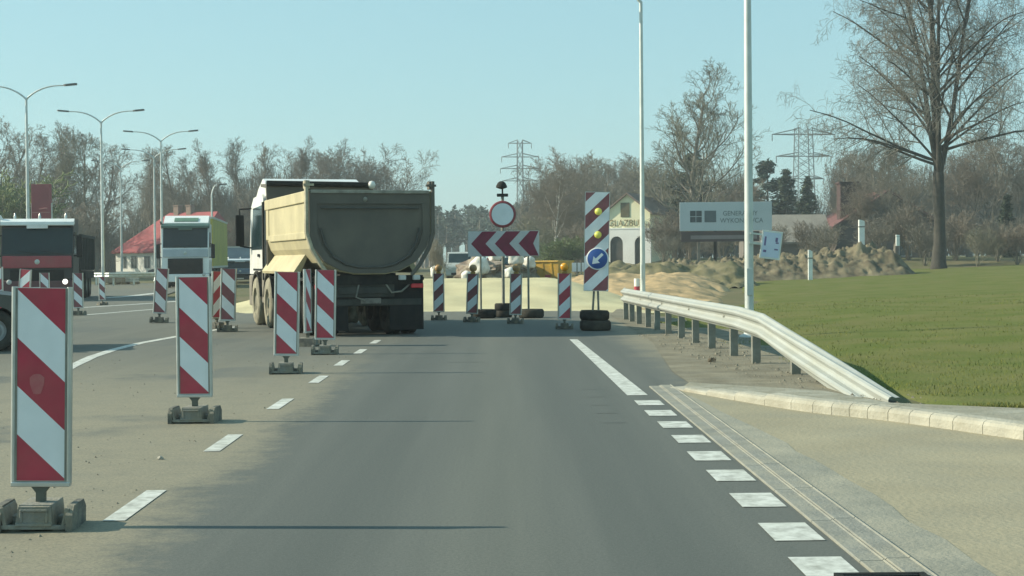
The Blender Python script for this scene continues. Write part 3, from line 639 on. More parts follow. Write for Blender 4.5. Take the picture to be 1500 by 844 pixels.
def make_tipper():
    t = thing('dump_truck', 'dusty beige dump truck seen from behind, turning left past the boards', 'truck')
    H0, H1 = 1.14, 2.66
    sec = [(-1.2, H1), (-1.2, 1.86), (-1.12, 1.62), (-.92, 1.36), (-.6, 1.2), (-.3, H0), (.3, H0), (.6, 1.2), (.92, 1.36), (1.12, 1.62), (1.2, 1.86), (1.2, H1)]
    inn = [(x * .955, z if z > 2.6 else z + .06) for x, z in sec]
    # skin of the tub (open top): outer + inner shells
    mb = MB(); loop = sec + inn[::-1]
    mb.prism(loop, .12, 5.1, 'y')
    mb.build('dump_body', m_body_y, t)
    # side ribs / rims on both sides
    for s in (-1, 1):
        mb = MB()
        mb.box(s * 1.2 - .04, s * 1.2 + .10, .1, 5.15, H1 - .19, H1 + .02, bev=.015)            # top rail
        for y0, y1 in ((.1, .32), (4.75, 5.1)): mb.box(s * 1.2 - .02, s * 1.2 + .085, y0, y1, 1.84, H1 - .18, bev=.015)
        mb.box(s * 1.2 - .02, s * 1.2 + .05, .32, 4.75, 1.80, 1.93, bev=.015)
        mb.build('side_frame', m_body_y, t)
        mb = MB(); mb.prism([(s * .98, 1.50), (s * 1.04, 1.52), (s * 1.27, 1.20), (s * 1.25, 1.15), (s * 1.14, 1.17)], 1.3, 5.4, 'y'); mb.build('side_skirt', m_body_y, t)
    # tailgate
    mb = MB(); tg = [(x * .985, z if z > 1.8 else z + .02) for x, z in sec]; mb.prism([(x, z) for x, z in tg], .06, .12, 'y')
    inset = [(x * .86, (2.44 if z > 2.6 else z * .93 + .19)) for x, z in sec]
    fr = MB()
    # raised rim between tg outline and inset
    n = len(sec); fr.add([(x, .03, z) for x, z in tg] + [(x, .03, z) for x, z in inset] + [(x, .062, z) for x, z in tg] + [(x, .062, z) for x, z in inset],
        [f for i in range(n) for j in [(i + 1) % n] for f in ([i, j, n + j, n + i], [i, 2 * n + i, 2 * n + j, j], [n + i, n + j, 3 * n + j, 3 * n + i])])
    tgo = mb.build('tailgate', m_body_g, t); fr.build('tailgate_rim', m_body_g, tgo)
    mb = MB(); rim = [Vector((x * .80, .018, 2.0 if z > 2.6 else z * .93 + .215)) for x, z in sec]; mb.tube([tuple(p) for p in rim], .022, 6); mb.tube([(-.96, .02, 2.36), (.96, .02, 2.36)], .016, 6)
    mb.build('tailgate_shade_line', M('tailgate_shade_dark', (.06, .06, .055), (.08, .08, .07), 5, .7), tgo)  # dark line paints the shadow that outlines the recessed tailgate panel
    mb = MB(); mb.box(-1.16, 1.16, .0, .13, H1 - .03, H1 + .03, bev=.008); mb.lathe([(0, .02), (.04, .015), (.045, 0)], 10, 0, Matrix.Translation((-.1, .02, 2.52)) @ Matrix.Rotation(math.pi / 2, 4, 'X')); mb.build('top_edge', M('worn_edge', (.33, .32, .26), (.18, .17, .14), 6, .5), tgo)
    for s in (-1, 1):        # rear corner posts that bend inward with the tub, and hinge ears on top
        mb = MB(); pts = [(s * 1.24, .03, H1 + .2), (s * 1.24, .03, 1.9), (s * 1.15, .03, 1.62), (s * .96, .03, 1.3), (s * .8, .03, 1.12)]
        mb.tube(pts, [.04, .045, .045, .04, .035], 6, 0, smooth=False); mb.box(s * 1.22 - .05, s * 1.22 + .05, .02, .2, H1 + .05, H1 + .2, bev=.012); mb.box(min(s * 1.1, s * 1.3), max(s * 1.1, s * 1.3), -.02, .04, H1 + .1, H1 + .14); mb.build('corner_post', m_trim_lit if s < 0 else m_body_g, t)  # left post coloured pale as if sunlit, right post dark as if shaded
    # headboard with canopy over the cab
    mb = MB(); mb.box(-1.2, 1.2, 5.08, 5.16, 1.3, 3.02, bev=.01); mb.prism([(5.1, 2.94), (5.1, 3.03), (5.9, 3.06), (5.9, 3.0)], -1.2, 1.2, 'x'); mb.build('headboard', m_body_g, t)  # darker grey puts the shade of the inner face into the colour
    mb = MB(); mb.tube([(-1.2, 5.05, 3.04), (1.12, 5.05, 3.02)], .06, 8); mb.build('tarp_roll', m_dark, t)
    mb = MB(); mb.lathe([(0, .09), (.06, .07), (.09, 0), (.06, -.07), (0, -.09)], 12, 0, Matrix.Translation((1.15, 5.0, 3.02))); mb.build('work_lamp', m_cab_w, t)
    # chassis
    mb = MB(); mb.box(-.42, .42, .25, 8.2, .72, .98); mb.box(-1.06, 1.06, .15, .3, .95, 1.12); mb.box(-.55, .55, .3, 5.2, .98, 1.16)
    mb.box(-.5, .5, .35, 1.0, .55, .75); mb.box(-1.0, -.5, 2.9, 4.3, .55, 1.05, bev=.04); mb.box(.5, 1.0, 2.9, 4.3, .55, 1.05, bev=.04); mb.build('chassis', m_dark, t)
    mb = MB(); mb.box(-.72, .5, .2, .24, .72, 1.0, bev=.01); mb.box(-.6, .36, .17, .2, .78, .9, bev=.01); mb.box(-1.05, 1.05, .22, .32, .56, .68, bev=.015); mb.build('rear_bumper', M('bumper_grey', (.062, .066, .06), (.04, .043, .04), 5, .75, dirt=(.10, .092, .07), dirt_amt=.4, spec=.15), t)
    for s in (-1, 1):
        mb = MB(); mb.box(s * .75 - .34, s * .75 + .34, .24, .26, .10, .98, bev=.004); mb.build('mudflap', m_black, t)
        mb = MB(); mb.box(s * .95 - .12, s * .95 + .12, .14, .235, .88, .96, bev=.012); mb.build('tail_light', m_tail, t)
        mb = MB(); mb.box(min(s * .6, s * 1.2), max(s * .6, s * 1.2), .6, 2.9, 1.02, 1.08, bev=.01); mb.build('mudguard', m_dark, t)
    mb = MB(); mb.box(-.18, .22, .155, .168, .60, .70, bev=.004); mb.build('number_plate', M('plate_grimy', (.22, .21, .18), (.12, .115, .1), 8, .7), t)
    for x in (.62, .9):
        mb = MB(); mb.box(x - .07, x + .07, .0, .1, 1.03, 1.12, bev=.02); mb.build('marker_lamp', M('marker_lamp_grey', (.6, .62, .6), (.4, .42, .4), 9, .3), t)
    mb = MB(); mb.tube([(.3, .2, 1.0), (.42, .1, .8), (.62, .12, .82), (.8, .2, .95)], .018, 6); mb.tube([(-.2, .2, .98), (-.28, .12, .72), (-.1, .14, .66)], .016, 6); mb.build('hose', m_galv_dark, t)
    for y in (.98, 2.25):
        for s in (-1, 1):
            wheel(t, s * .95, y, .51, .3, m_tyre, m_rimmetal, s); wheel(t, s * .62, y, .51, .3, m_tyre, m_rimmetal, s)
    for y in (5.1, 6.85):
        for s in (-1, 1):
            wheel(t, s * 1.05, y, .53, .32, m_tyre_dusty, m_tyre_dusty, s)
            mb = MB()
            arc = [(y + .66 * math.cos(a), .53 + .66 * math.sin(a)) for a in [R(q) for q in range(10, 171, 20)]]; arc2 = [(y + .60 * math.cos(a), .53 + .60 * math.sin(a)) for a in [R(q) for q in range(170, 9, -20)]]
            mb.prism(arc + arc2, min(s * .85, s * 1.2), max(s * .85, s * 1.2), 'x'); mb.build('mudguard', m_dark, t)
    mb = MB(); mb.box(-1.16, 1.16, 7.45, 8.15, .4, 1.1, bev=.05); mb.box(-1.14, -1.0, 5.6, 6.3, .5, 1.2, bev=.03); mb.box(1.0, 1.14, 5.6, 6.3, .5, 1.2, bev=.03); mb.build('front_bumper', M('bumper_dusty', (.22, .2, .16), (.12, .11, .09), 2, .8), t)
    # cab
    mb = MB(); prof = [(5.95, 1.22), (5.95, 2.72), (6.1, 2.86), (7.4, 2.82), (7.85, 2.6), (8.05, 1.75), (8.12, 1.12), (7.5, 1.12)]
    mb.prism(prof, -1.14, 1.14, 'x'); cabo = mb.build('cab', m_cab_w, t, bevel=.06)
    mb = MB(); mb.box(-1.1, 1.1, 5.84, 5.96, .9, 2.7, bev=.02); mb.box(-1.16, -1.13, 5.93, 6.06, 1.0, 2.68); mb.build('cab_back', m_dark, cabo)
    mb = MB(); mb.prism([(5.9, 2.8), (6.0, 3.12), (6.35, 3.2), (7.1, 2.98), (7.4, 2.82)], -1.08, 1.08, 'x'); mb.build('roof_deflector', m_cab_w, cabo, bevel=.05)
    for s in (-1, 1):
        x0, x1 = sorted((s * 1.125, s * 1.153)); mb = MB(); mb.prism([(6.02, 1.66), (6.02, 2.62), (7.45, 2.58), (7.76, 1.66)], x0, x1, 'x'); mb.build('window', m_glass, cabo)
        mb = MB(); mb.prism([(6.0, 1.2), (6.0, 1.24), (7.5, 1.24), (7.5, 1.2)], x0, x1, 'x'); mb.box(min(s * 1.14, s * 1.18), max(s * 1.14, s * 1.18), 6.5, 6.68, 1.5, 1.56); mb.build('door_handle', m_black, cabo)
        mb = MB(); mb.box(min(s * 1.3, s * 1.5), max(s * 1.3, s * 1.5), 7.85, 7.98, 1.75, 2.45, bev=.03); mb.tube([(s * 1.1, 7.75, 2.6), (s * 1.4, 7.9, 2.58), (s * 1.4, 7.9, 2.45)], .022, 6); mb.tube([(s * 1.1, 7.85, 1.7), (s * 1.4, 7.92, 1.75)], .02, 6); mb.build('mirror', m_black, cabo)
    mb = MB(); mb.prism([(7.9, 2.5), (8.07, 1.7), (8.09, 1.7), (7.93, 2.52)], -1.0, 1.0, 'x'); mb.build('windscreen', m_glass, cabo)
    mb = MB(); mb.box(-.95, -.55, 5.45, 5.9, .95, 2.3, bev=.03); mb.tube([(.8, 5.7, 1.0), (.8, 5.7, 2.9), (.8, 5.55, 3.0)], .07, 8); mb.build('air_intake', m_dark, cabo)
    return t
tip = make_tipper(); YAW = R(18.6)
tl = AT(450, 470, 26.0)      # rear left corner
ct = Vector((math.cos(YAW), math.sin(YAW))) * 1.24
ct *= .925; tip.scale = (.915, .87, .955); tip.location = (tl.x + ct.x, 26.0 + ct.y, 0); tip.rotation_euler = (0, 0, YAW)

def make_lorry(name, label, cab_m, low_m, visor_m, load, H=3.0, lit=(False, True), fairing=False, bumper_m=None, group=None, wz=1.62, gw=.03, gt=.33):
    # local +y is the direction of travel; the front of the cab is at y = 0
    t = thing(name, label, 'truck'); wd = 1.22; bumper_m = bumper_m or m_dark
    mb = MB(); prof = [(-2.1, .75), (-2.1, H - .05), (-1.9, H), (-.75, H), (-.32, H - .25), (-.06, wz), (-.02, 1.2), (-.02, .75)]
    mb.prism(prof, -wd, wd, 'x'); cab = mb.build('cab', cab_m, t, bevel=.06)
    mb = MB(); mb.prism([(-.34, H - gt), (-.085, wz), (-.035, wz), (-.28, H - gt)], -wd + gw, wd - gw, 'x'); mb.build('windscreen', m_glass, cab)
    mb = MB(); mb.box(-wd + .05, wd - .05, -.05, .03, wz - .5, wz - .07, bev=.03); mb.build('front_panel', low_m, cab)
    mb = MB(); mb.box(-wd * .74, wd * .74, .0, .05, .62, wz - .56, bev=.02)
    for k in range(4): z = .72 + k * (wz - 1.32) / 3; mb.box(-wd * .68, wd * .68, .04, .065, z - .02, z + .02)
    mb.build('grille', m_black, cab)
    mb = MB(); mb.lathe([(0, .03), (.07, .02), (.09, 0)], 14, 0, Matrix.Translation((0, .03, wz - .28)) @ Matrix.Rotation(-math.pi / 2, 4, 'X')); mb.build('emblem', m_galv, cab)
    mb = MB(); mb.box(-.26, .26, .085, .1, .40, .51, bev=.004); mb.build('plate', M('plate_white', (.6, .6, .56), (.5, .5, .46), 3, .5), t)
    mb = MB(); mb.box(-wd, wd, -.35, .08, .32, .74, bev=.05); bo = mb.build('bumper', bumper_m, t)
    for i, s in enumerate((-1, 1)):
        mb = MB(); mb.lathe([(0, .05), (.055, .045), (.085, .02), (.095, -.02)], 18, 0, Matrix.Translation((s * .95, .075, .69)) @ Matrix.Rotation(-math.pi / 2, 4, 'X')); mb.build('headlight', m_head if lit[i] else M('head_off', (.5, .52, .5), (.4, .42, .4), 8, .15), bo)
        mb = MB(); mb.box(s * 1.42 - .1, s * 1.42 + .1, -.3, -.16, 1.55, 2.3, bev=.04); mb.tube([(s * 1.15, -.3, 2.35), (s * 1.42, -.24, 2.3)], .025, 6); mb.tube([(s * 1.15, -.2, 1.6), (s * 1.42, -.22, 1.62)], .025, 6); mb.build('mirror', m_black, cab)
        x0, x1 = sorted((s * (wd - .01), s * (wd + .012))); mb = MB(); mb.prism([(-1.25, wz), (-1.25, H - .45), (-.5, H - .45), (-.22, wz)], x0, x1, 'x'); mb.build('side_window', m_glass, cab)
    mb = MB(); mb.prism([(-.46, H - .16), (-.42, H + .02), (-.14, H - .10), (-.12, H - .22), (-.18, H - .24)], -wd - .03, wd + .03, 'x'); mb.box(-.36, .36, -.19, -.13, H - .34, H - .2); mb.prism([(wd - .1, H - .12), (wd + .03, H - .12), (wd + .12, H + .12), (wd + .04, H + .14)], -.4, -.3, 'y'); mb.build('sun_visor', visor_m, cab, bevel=.015)
    for s in (-.55, .25): 
        mb = MB(); mb.tube([(s - .25, -.02, wz), (s + .45, -.06, wz + .12)], .012, 6); mb.build('wiper', m_black, cab)
    mb = MB(); mb.box(-.4, .4, -8.5, -.4, .6, .9); mb.box(-1.1, -.5, -3.9, -2.7, .5, .95, bev=.05); mb.box(.5, 1.1, -3.9, -2.7, .5, .95, bev=.05); mb.build('chassis', m_dark, t)
    ys_ = (-1.35,) + ((-5.2, -6.5) if load == 'tipper' else (-4.6, -10.6, -11.9, -13.2))
    for y in ys_:
        for s in (-1, 1): wheel(t, s * 1.05, y, .5, .32, m_tyre, m_rimmetal, s)
    if fairing:
        mb = MB(); mb.prism([(-2.05, H - .02), (-2.0, H + .40), (-1.5, H + .46), (-.6, H + .06), (-.7, H - .02)], -wd + .06, wd - .06, 'x'); mb.build('roof_fairing', cab_m, cab, bevel=.05)
        mb = MB(); mb.prism([(-1.15, H + .3), (-1.12, H + .34), (-.72, H + .16), (-.75, H + .12)], -.62, .62, 'x'); mb.build('roof_light', M('fairing_green', (.12, .22, .14), (.09, .17, .11), 4, .4), cab)
    else:
        for s in (-.9, .0, .85):
            mb = MB(); mb.lathe([(.05, 0), (.05, .1), (.02, .22), (0, .24)], 8, 0, Matrix.Translation((s, -.9, H))); mb.build('horn', m_alu, cab)
    if load == 'tipper':
        mb = MB(); mb.box(-1.25, 1.25, -7.9, -2.5, 1.05, 2.35, bev=.03)
        for k in range(9):
            for s in (-1, 1): mb.box(s * 1.25 - .04, s * 1.25 + .05, -7.8 + k * .62, -7.68 + k * .62, 1.1, 2.3)
        mb.box(-1.3, 1.3, -7.95, -2.45, 2.3, 2.42, bev=.02); mb.build('tipper_body', M('tipper_dark', (.045, .052, .05), (.032, .037, .036), 2, .8, spec=.15), t)
        mb = MB(); mb.box(-1.24, 1.24, -8.0, -4.4, .75, 1.02, bev=.02); mb.box(1.0, 1.24, -4.4, -2.6, .35, 1.0, bev=.02); mb.build('side_guard', m_dark, t)
    else:
        mb = MB(); mb.box(-1.26, 1.26, -14.6, -2.6, 1.1, 3.78, bev=.05)
        for k in range(6): mb.box(1.255, 1.275, -14.2 + k * 2.0, -14.1 + k * 2.0, 1.2, 3.6)
        mb.build('trailer_curtain', load, t)
        mb = MB(); mb.box(-1.28, 1.28, -14.65, -2.55, 3.70, 3.82, bev=.02); mb.box(-1.28, 1.28, -14.62, -2.58, 1.02, 1.14, bev=.01); mb.build('trailer_frame', M('trailer_grey', (.5, .52, .46), (.42, .44, .4), 3, .5), t)
        mb = MB(); mb.box(-1.2, 1.2, -10, -6, .45, 1.0, bev=.03); mb.build('trailer_skirt', m_dark, t)
    return t
def face_cam(o, px, Y, off):
    x = XAT(px, 420, Y); o.location = (x, Y, 0)
    # heading straight at the camera, then turned so its left flank shows
    h = math.atan2(-x, -Y); ang = math.atan2(-(-x), -Y)     # rotz that maps +y to (-x,-Y)
    o.rotation_euler = (0, 0, math.atan2(x, -Y) + off)
m_cab_red = M('cab_red', (.34, .025, .045), (.27, .02, .035), 2, .4, coat=.4, dirt=(.2, .1, .08), dirt_amt=.3)
m_cab_blk = M('cab_black', (.02, .021, .022), (.016, .017, .018), 2, .45); m_mar = M('bumper_maroon', (.10, .035, .04), (.08, .03, .035), 2, .5)
red = make_lorry('tipper_lorry', 'oncoming red tipper truck with white sun visor and one lit headlight', m_cab_blk, m_cab_red, M('visor_white', (.8, .82, .8), (.7, .72, .7), 3, .4), 'tipper', H=2.92, lit=(True, False), bumper_m=m_mar, wz=1.68)
face_cam(red, 55, 53, R(-7))
m_cab_w2 = M('lorry_white', (.82, .84, .82), (.75, .77, .75), 2, .35, coat=.3)
wl_ = make_lorry('curtain_lorry', 'oncoming white lorry with a yellow-green curtain-sided trailer', m_cab_w2, M('lorry_panel', (.42, .48, .52), (.36, .42, .46), 2, .4), M('visor_green', (.06, .12, .09), (.05, .1, .08), 3, .4), M('curtain_yellow', (.42, .40, .07), (.34, .33, .06), .8, .6, dirt=(.2, .2, .1), dirt_amt=.3), H=3.38, lit=(False, False), fairing=True, bumper_m=m_cab_w2, wz=2.12, gw=.07, gt=.22)
face_cam(wl_, 272, 79, R(-5.2))
bl = make_lorry('box_lorry', 'pale blue lorry mostly hidden between the yellow trailer and the dump truck', M('lorry_blue', (.34, .45, .55), (.28, .38, .48), 2, .4), M('lorry_blue_panel', (.1, .16, .25), (.08, .13, .2), 2, .4), M('visor_pale', (.6, .66, .7), (.5, .56, .6), 3, .4), M('curtain_blue', (.2, .26, .3), (.16, .2, .24), 1, .6), H=2.5, lit=(False, False), wz=1.5)
face_cam(bl, 352, 97, R(-2)); bl.scale = (.9, .9, .62)

# ------------------------------------------------------------------ cars
def make_car(name, label, paint, rear=False, van=False, cat='car', L_=4.4):
    t = thing(name, label, cat); w2 = .88
    if van:
        prof = [(0, .35), (0, .95), (-.12, 1.08), (-.75, 1.2), (-1.45, 1.85), (-1.7, 1.95), (-4.5, 1.95), (-4.6, 1.8), (-4.62, .35)]
    else:
        prof = [(0, .32), (.02, .6), (-.05, .72), (-.4, .82), (-1.15, .92), (-1.95, 1.40), (-2.3, 1.46), (-3.2, 1.44), (-3.95, 1.05), (-4.35, .98), (-4.4, .6), (-4.36, .32)]
    def arch(cy): return [(cy + .37 * math.cos(a), .32 + .37 * math.sin(a)) for a in [R(q) for q in range(180, -1, -20)]]
    bot = arch(prof[-1][0] + .85) + arch(-.85)
    mb = MB(); mb.prism(prof + bot, -w2, w2, 'x'); b = mb.build('body', paint, t, bevel=.07)
    mb = MB()
    if van: mb.prism([(-.80, 1.23), (-1.45, 1.82), (-1.425, 1.84), (-.77, 1.25)], -.74, .74, 'x')
    else: mb.prism([(-1.18, .93), (-1.93, 1.38), (-1.905, 1.41), (-1.15, .955)], -.72, .72, 'x')
    mb.build('windscreen', m_glass, b)
    if not van:
        mb = MB(); mb.prism([(-3.28, 1.42), (-3.93, 1.07), (-3.955, 1.1), (-3.3, 1.445)], -.68, .68, 'x'); mb.build('rear_window', m_glass, b)
    for s in (-1, 1):
        x0, x1 = sorted((s * (w2 - .012), s * (w2 + .006))); mb = MB()
        if van: mb.prism([(-1.25, 1.22), (-1.6, 1.75), (-2.5, 1.75), (-2.5, 1.22)], x0, x1, 'x')
        else: mb.prism([(-1.45, .97), (-2.0, 1.34), (-3.15, 1.34), (-3.6, 1.05), (-3.6, .97)], x0, x1, 'x')
        mb.build('side_window', m_glass, b)
        mb = MB(); z = .8 if van else .62; mb.box(s * .62 - .16, s * .62 + .16, -.06, .03, z - .07, z + .07, bev=.02); mb.build('headlight', M('head_off', (.5, .52, .5)), b)
        e = prof[-1][0]; mb = MB(); mb.box(s * .7 - .12, s * .7 + .12, e - .05, e + .06, .72, .9, bev=.02); mb.build('tail_light', M('car_tail', (.3, .02, .02), (.22, .015, .015), 6, .25), b)
        mb = MB(); mb.box(min(s * .9, s * 1.06), max(s * .9, s * 1.06), -1.5, -1.38, 1.0, 1.12, bev=.02); mb.build('mirror', m_black, b)
        for cy in (-.85, prof[-1][0] + .85): wheel(t, s * .78, cy, .315, .2, m_tyre, M('alloy_grey', (.42, .43, .43), (.34, .35, .35), 5, .35, .5), s)
    mb = MB(); mb.box(-.5, .5, -.02, .035, .38, .56, bev=.02); mb.build('grille', m_black, b)
    return t
car = make_car('parked_car', 'dark grey car at the left edge of the photo, half hidden by the nearest board', M('paint_dark', (.05, .058, .058), (.042, .05, .05), 2, .3, coat=.6, dirt=(.16, .15, .12), dirt_amt=.3))
gp = G(22, 512); car.location = (gp.x + .52, gp.y + .5, 0); car.rotation_euler = (0, 0, R(-78))
van = make_car('work_van', 'pale grey van parked beyond the sand bank, left of the chevron sign', M('paint_grey', (.42, .45, .42), (.36, .39, .36), 2, .4), van=True, cat='van')
van.location = (XAT(672, 400, 100), 100, -.05); van.rotation_euler = (0, 0, R(178))
mc = make_car('maroon_car', 'dark maroon car parked beyond the sand, behind the no-entry sign post', M('paint_maroon', (.085, .035, .035), (.07, .03, .03), 2, .4))
mc.location = (XAT(733, 400, 92) , 88, .0); mc.rotation_euler = (0, 0, R(4))
fc = make_car('small_car', 'small dark car far off in front of the red-roofed house', M('paint_black', (.04, .05, .05), (.035, .04, .04), 2, .4))
fc.location = (XAT(218, 405, 128), 128, .0); fc.rotation_euler = (0, 0, R(100))

# ------------------------------------------------------------------ site clutter beyond the bank
sk = thing('skip', 'yellow metal skip standing beyond the sand bank beside the arrow board', 'skip', (XAT(806, 400, 79), 79, .12), R(-28))
m_skip = M('skip_yellow', (.72, .44, .06), (.6, .36, .05), 1.5, .55, dirt=(.35, .24, .08), dirt_amt=.5, dscale=2)
zt = AT(806, 383, 79).z - .12
mb = MB(); hw_ = .93
mb.add([(-hw_ * .86, -.7, .15), (hw_ * .86, -.7, .15), (hw_ * .86, .7, .15), (-hw_ * .86, .7, .15), (-hw_, -.9, zt), (hw_, -.9, zt), (hw_, .9, zt), (-hw_, .9, zt)], [[0, 1, 2, 3], [0, 1, 5, 4], [1, 2, 6, 5], [2, 3, 7, 6], [3, 0, 4, 7]])
mb.build('tub', m_skip, sk)
mb = MB()
for a, b in (((-hw_, -.92), (hw_, -.92)), ((hw_, -.92), (hw_, .92)), ((hw_, .92), (-hw_, .92)), ((-hw_, .92), (-hw_, -.92))): mb.tube([(a[0], a[1], zt), (b[0], b[1], zt)], .045, 6, smooth=False)
for x in (-.5, 0, .5): mb.prism([(-.72 - .015, .2), (-.92, zt - .03), (-.90, zt - .03), (-.70, .2)], x - .03, x + .03, 'x')
mb.build('rim', m_skip, sk)
for x in (-.6, .6): 
    mb = MB(); mb.box(x - .06, x + .06, -.75, .75, -.2, .16); mb.build('skid', m_dark, sk)
mb = MB(); mb.box(.1, .4, -.80, -.74, .2, .42, bev=.01); mb.build('red_reflector', m_red, sk)
wb = thing('white_board', 'low white board on two short legs between the skip and the arrow board', 'board', (XAT(848, 395, 78), 78, .1), R(3))
za, zb = AT(848, 398, 78).z - .1, AT(848, 385, 78).z - .1
mb = MB(); mb.box(-.36, .36, -.02, .02, za, zb, bev=.008); mb.build('plate', M('board_white', (.78, .8, .82), (.7, .72, .74), 3, .5), wb)
for x in (-.1, .12): 
    mb = MB(); mb.box(x - .03, x + .03, -.035, -.022, -.3, zb + .02); mb.build('leg', m_galv_dark, wb)
# white bulk bags and a rubble heap
m_bag = M('bag_white', (.74, .74, .68), (.55, .53, .45), 3, .8, bump=.6, bscale=9)
def bag(label, px, py, Y, s, seed):
    g = AT(px, py, Y); bm = bmesh.new(); bmesh.ops.create_icosphere(bm, subdivisions=3, radius=.5)
    for v in bm.verts:
        q = v.co.copy(); q = Vector((max(-.4, min(.4, q.x)), max(-.4, min(.4, q.y)), max(-.34, q.z))); q += v.co.normalized() * .10 * fbm(v.co.x * 3 + seed, v.co.y * 3, v.co.z * 3); v.co = q * s
    mb = MB(); mb.frombm(bm, 0, None, True); o = mb.build('bulk_bag', m_bag, None, g, (0, 0, seed)); return tag(o, label, 'bag', 'white bags on the building site')
bag('white bag behind the left leg of the chevron sign', 703, 391, 74, 1.0, 1); bag('white bag sitting high just under the chevron board, left of its centre', 725, 376, 77, .7, 2)
bag('white bag under the right half of the chevron board, behind the lamp-topped board', 756, 378, 76, .95, 3); bag('white bag nearest the skip', 775, 386, 77, .7, 4)
bag('low white bag beside the pale bare shrub', 640, 399, 72, .7, 5); bag('small white bag on the sand between the lamp-topped boards', 684, 406, 70, .6, 6); bag('low white bag under the lamp-topped board on the chevron right leg', 747, 401, 72, .6, 7)
def clump(label, px, py, Y, sx, sz, mat, seed, name='rubble_heap'):
    g = AT(px, py, Y); bm = bmesh.new(); bmesh.ops.create_icosphere(bm, subdivisions=4, radius=1)
    for v in bm.verts:
        n = v.co.normalized(); v.co = Vector((n.x * sx, n.y * sx * .7, n.z * sz)) * (1 + .35 * fbm(n.x * 2.2 + seed, n.y * 2.2, n.z * 2.2))
    mb = MB(); mb.frombm(bm, 0, None, False); o = mb.build(name, mat, None, g, (0, 0, seed)); return tag(o, label, 'rubble')
clump('brown rubble heap behind the left part of the chevron sign', 705, 402, 76, 1.7, .75, M('rubble_brown', (.17, .13, .10), (.3, .26, .2), 2.5, .95), 2)
clump('dark rubble heap at the right legs of the chevron sign', 762, 402, 78, 1.2, .7, M('rubble_dark', (.12, .11, .085), (.24, .21, .15), 2.5, .95), 5)

# far guard rail, paver stacks on the left
fr_ = thing('guard_rail', 'short grey barrier across the far side road, in front of the red-roofed house', 'guard rail')
mb = MB(); P = [Vector((XAT(100, 410, 92), 92, .62)), Vector((XAT(160, 410, 90), 90, .62)), Vector((XAT(236, 405, 91), 91, .62)), Vector((XAT(262, 405, 92), 92, .62))]
rail_strip(mb, P, -1); mb.build('rail', m_galv, fr_)
for px in (140, 165, 195, 232): 
    mb = MB(); mb.box(-.05, .05, -.05, .05, -.2, .75); mb.build('post', m_galv, fr_, (XAT(px, 410, 90.4), 90.6, 0))
def stack(label, px, Y, nx_, nz_, mat):
    t = thing('paver_stack', label, 'paving stones', (XAT(px, 412, Y), Y, 0), 0, 'stacks of paving stones')
    mb = MB(); rr_ = random.Random(px)
    for i in range(nx_):
        for k in range(nz_):
            if k == nz_ - 1 and rr_.random() < .3: continue
            mb.box(i * .42 - nx_ * .21, i * .42 - nx_ * .21 + .4, -.4, .4, .14 + k * .17, .14 + k * .17 + .155, bev=.01)
    mb.build('stones', mat, t); mb = MB()
    for z in (.0, .1): mb.box(-nx_ * .21 - .05, nx_ * .21 + .05, -.45, .45, z, z + .03)
    for x in (-nx_ * .2, 0, nx_ * .2): mb.box(x - .05, x + .05, -.45, .45, .03, .1)
    mb.build('pallet', M('pallet_wood', (.28, .22, .14), (.2, .16, .1), 6, .85), t)
stack('stack of pale paving stones behind the left half of the far barrier', 162, 94, 4, 3, M('stone_brown', (.36, .29, .22), (.28, .23, .18), 4, .9)); stack('stack of whitish kerb stones behind the middle of the far barrier', 187, 95, 3, 4, M('stone_white', (.62, .62, .56), (.5, .5, .46), 4, .9))

# ================================================================== HOUSES AND SIGNS
m_roof_red = M('roof_red', (.36, .06, .07), (.28, .045, .05), 1.2, .7, dirt=(.22, .08, .07), dirt_amt=.4)
def gable_house(name, label, x, y, z, w_, d, eave, ridge, rz, wall_m, roof_m, windows=(), ridge_along='x', over=.35, cat='house'):
    t = thing(name, label, cat, (x, y, z), rz)
    mb = MB()
    if ridge_along == 'x':
        mb.prism([(-d / 2, -.5), (d / 2, -.5), (d / 2, eave), (0, ridge), (-d / 2, eave)], -w_ / 2, w_ / 2, 'x')
        rf = MB(); o = over * (ridge - eave) / (d / 2)
        for s in (-1, 1): rf.prism([(s * (d / 2 + over), eave - o + .02), (0, ridge + .02), (0, ridge + .2), (s * (d / 2 + over), eave - o + .2)], -w_ / 2 - over, w_ / 2 + over, 'x')
    else:
        mb.prism([(-w_ / 2, -.5), (w_ / 2, -.5), (w_ / 2, eave), (0, ridge), (-w_ / 2, eave)], -d / 2, d / 2, 'y')
        rf = MB(); o = over * (ridge - eave) / (w_ / 2)
        for s in (-1, 1): rf.prism([(s * (w_ / 2 + over), eave - o + .02), (0, ridge + .02), (0, ridge + .2), (s * (w_ / 2 + over), eave - o + .2)], -d / 2 - over, d / 2 + over, 'y')
    wo = mb.build('wall', wall_m, t); ro = rf.build('roof', roof_m, t)
    for (cx, z0, ww, hh) in windows:
        mb = MB(); mb.box(cx - ww / 2 - .06, cx + ww / 2 + .06, -d / 2 - .03, -d / 2 + .02, z0 - .06, z0 + hh + .06); f = mb.build('window', M('frame_pale', (.5, .5, .47), (.42, .42, .4), 3, .6), wo)
        mb = MB(); mb.box(cx - ww / 2, cx - .03, -d / 2 - .04, -d / 2 - .028, z0, z0 + hh); mb.box(cx + .03, cx + ww / 2, -d / 2 - .04, -d / 2 - .028, z0, z0 + hh); mb.build('pane', M('far_glass', (.07, .085, .08), (.05, .06, .06), 2, .2), f)
    return t, wo, ro
Yh = 150; hx = (XAT(176, 400, Yh) + XAT(330, 400, Yh)) / 2; hwid = XAT(330, 400, Yh) - XAT(178, 400, Yh)
z371, z312 = AT(200, 371, Yh).z, AT(260, 313, Yh + 4).z
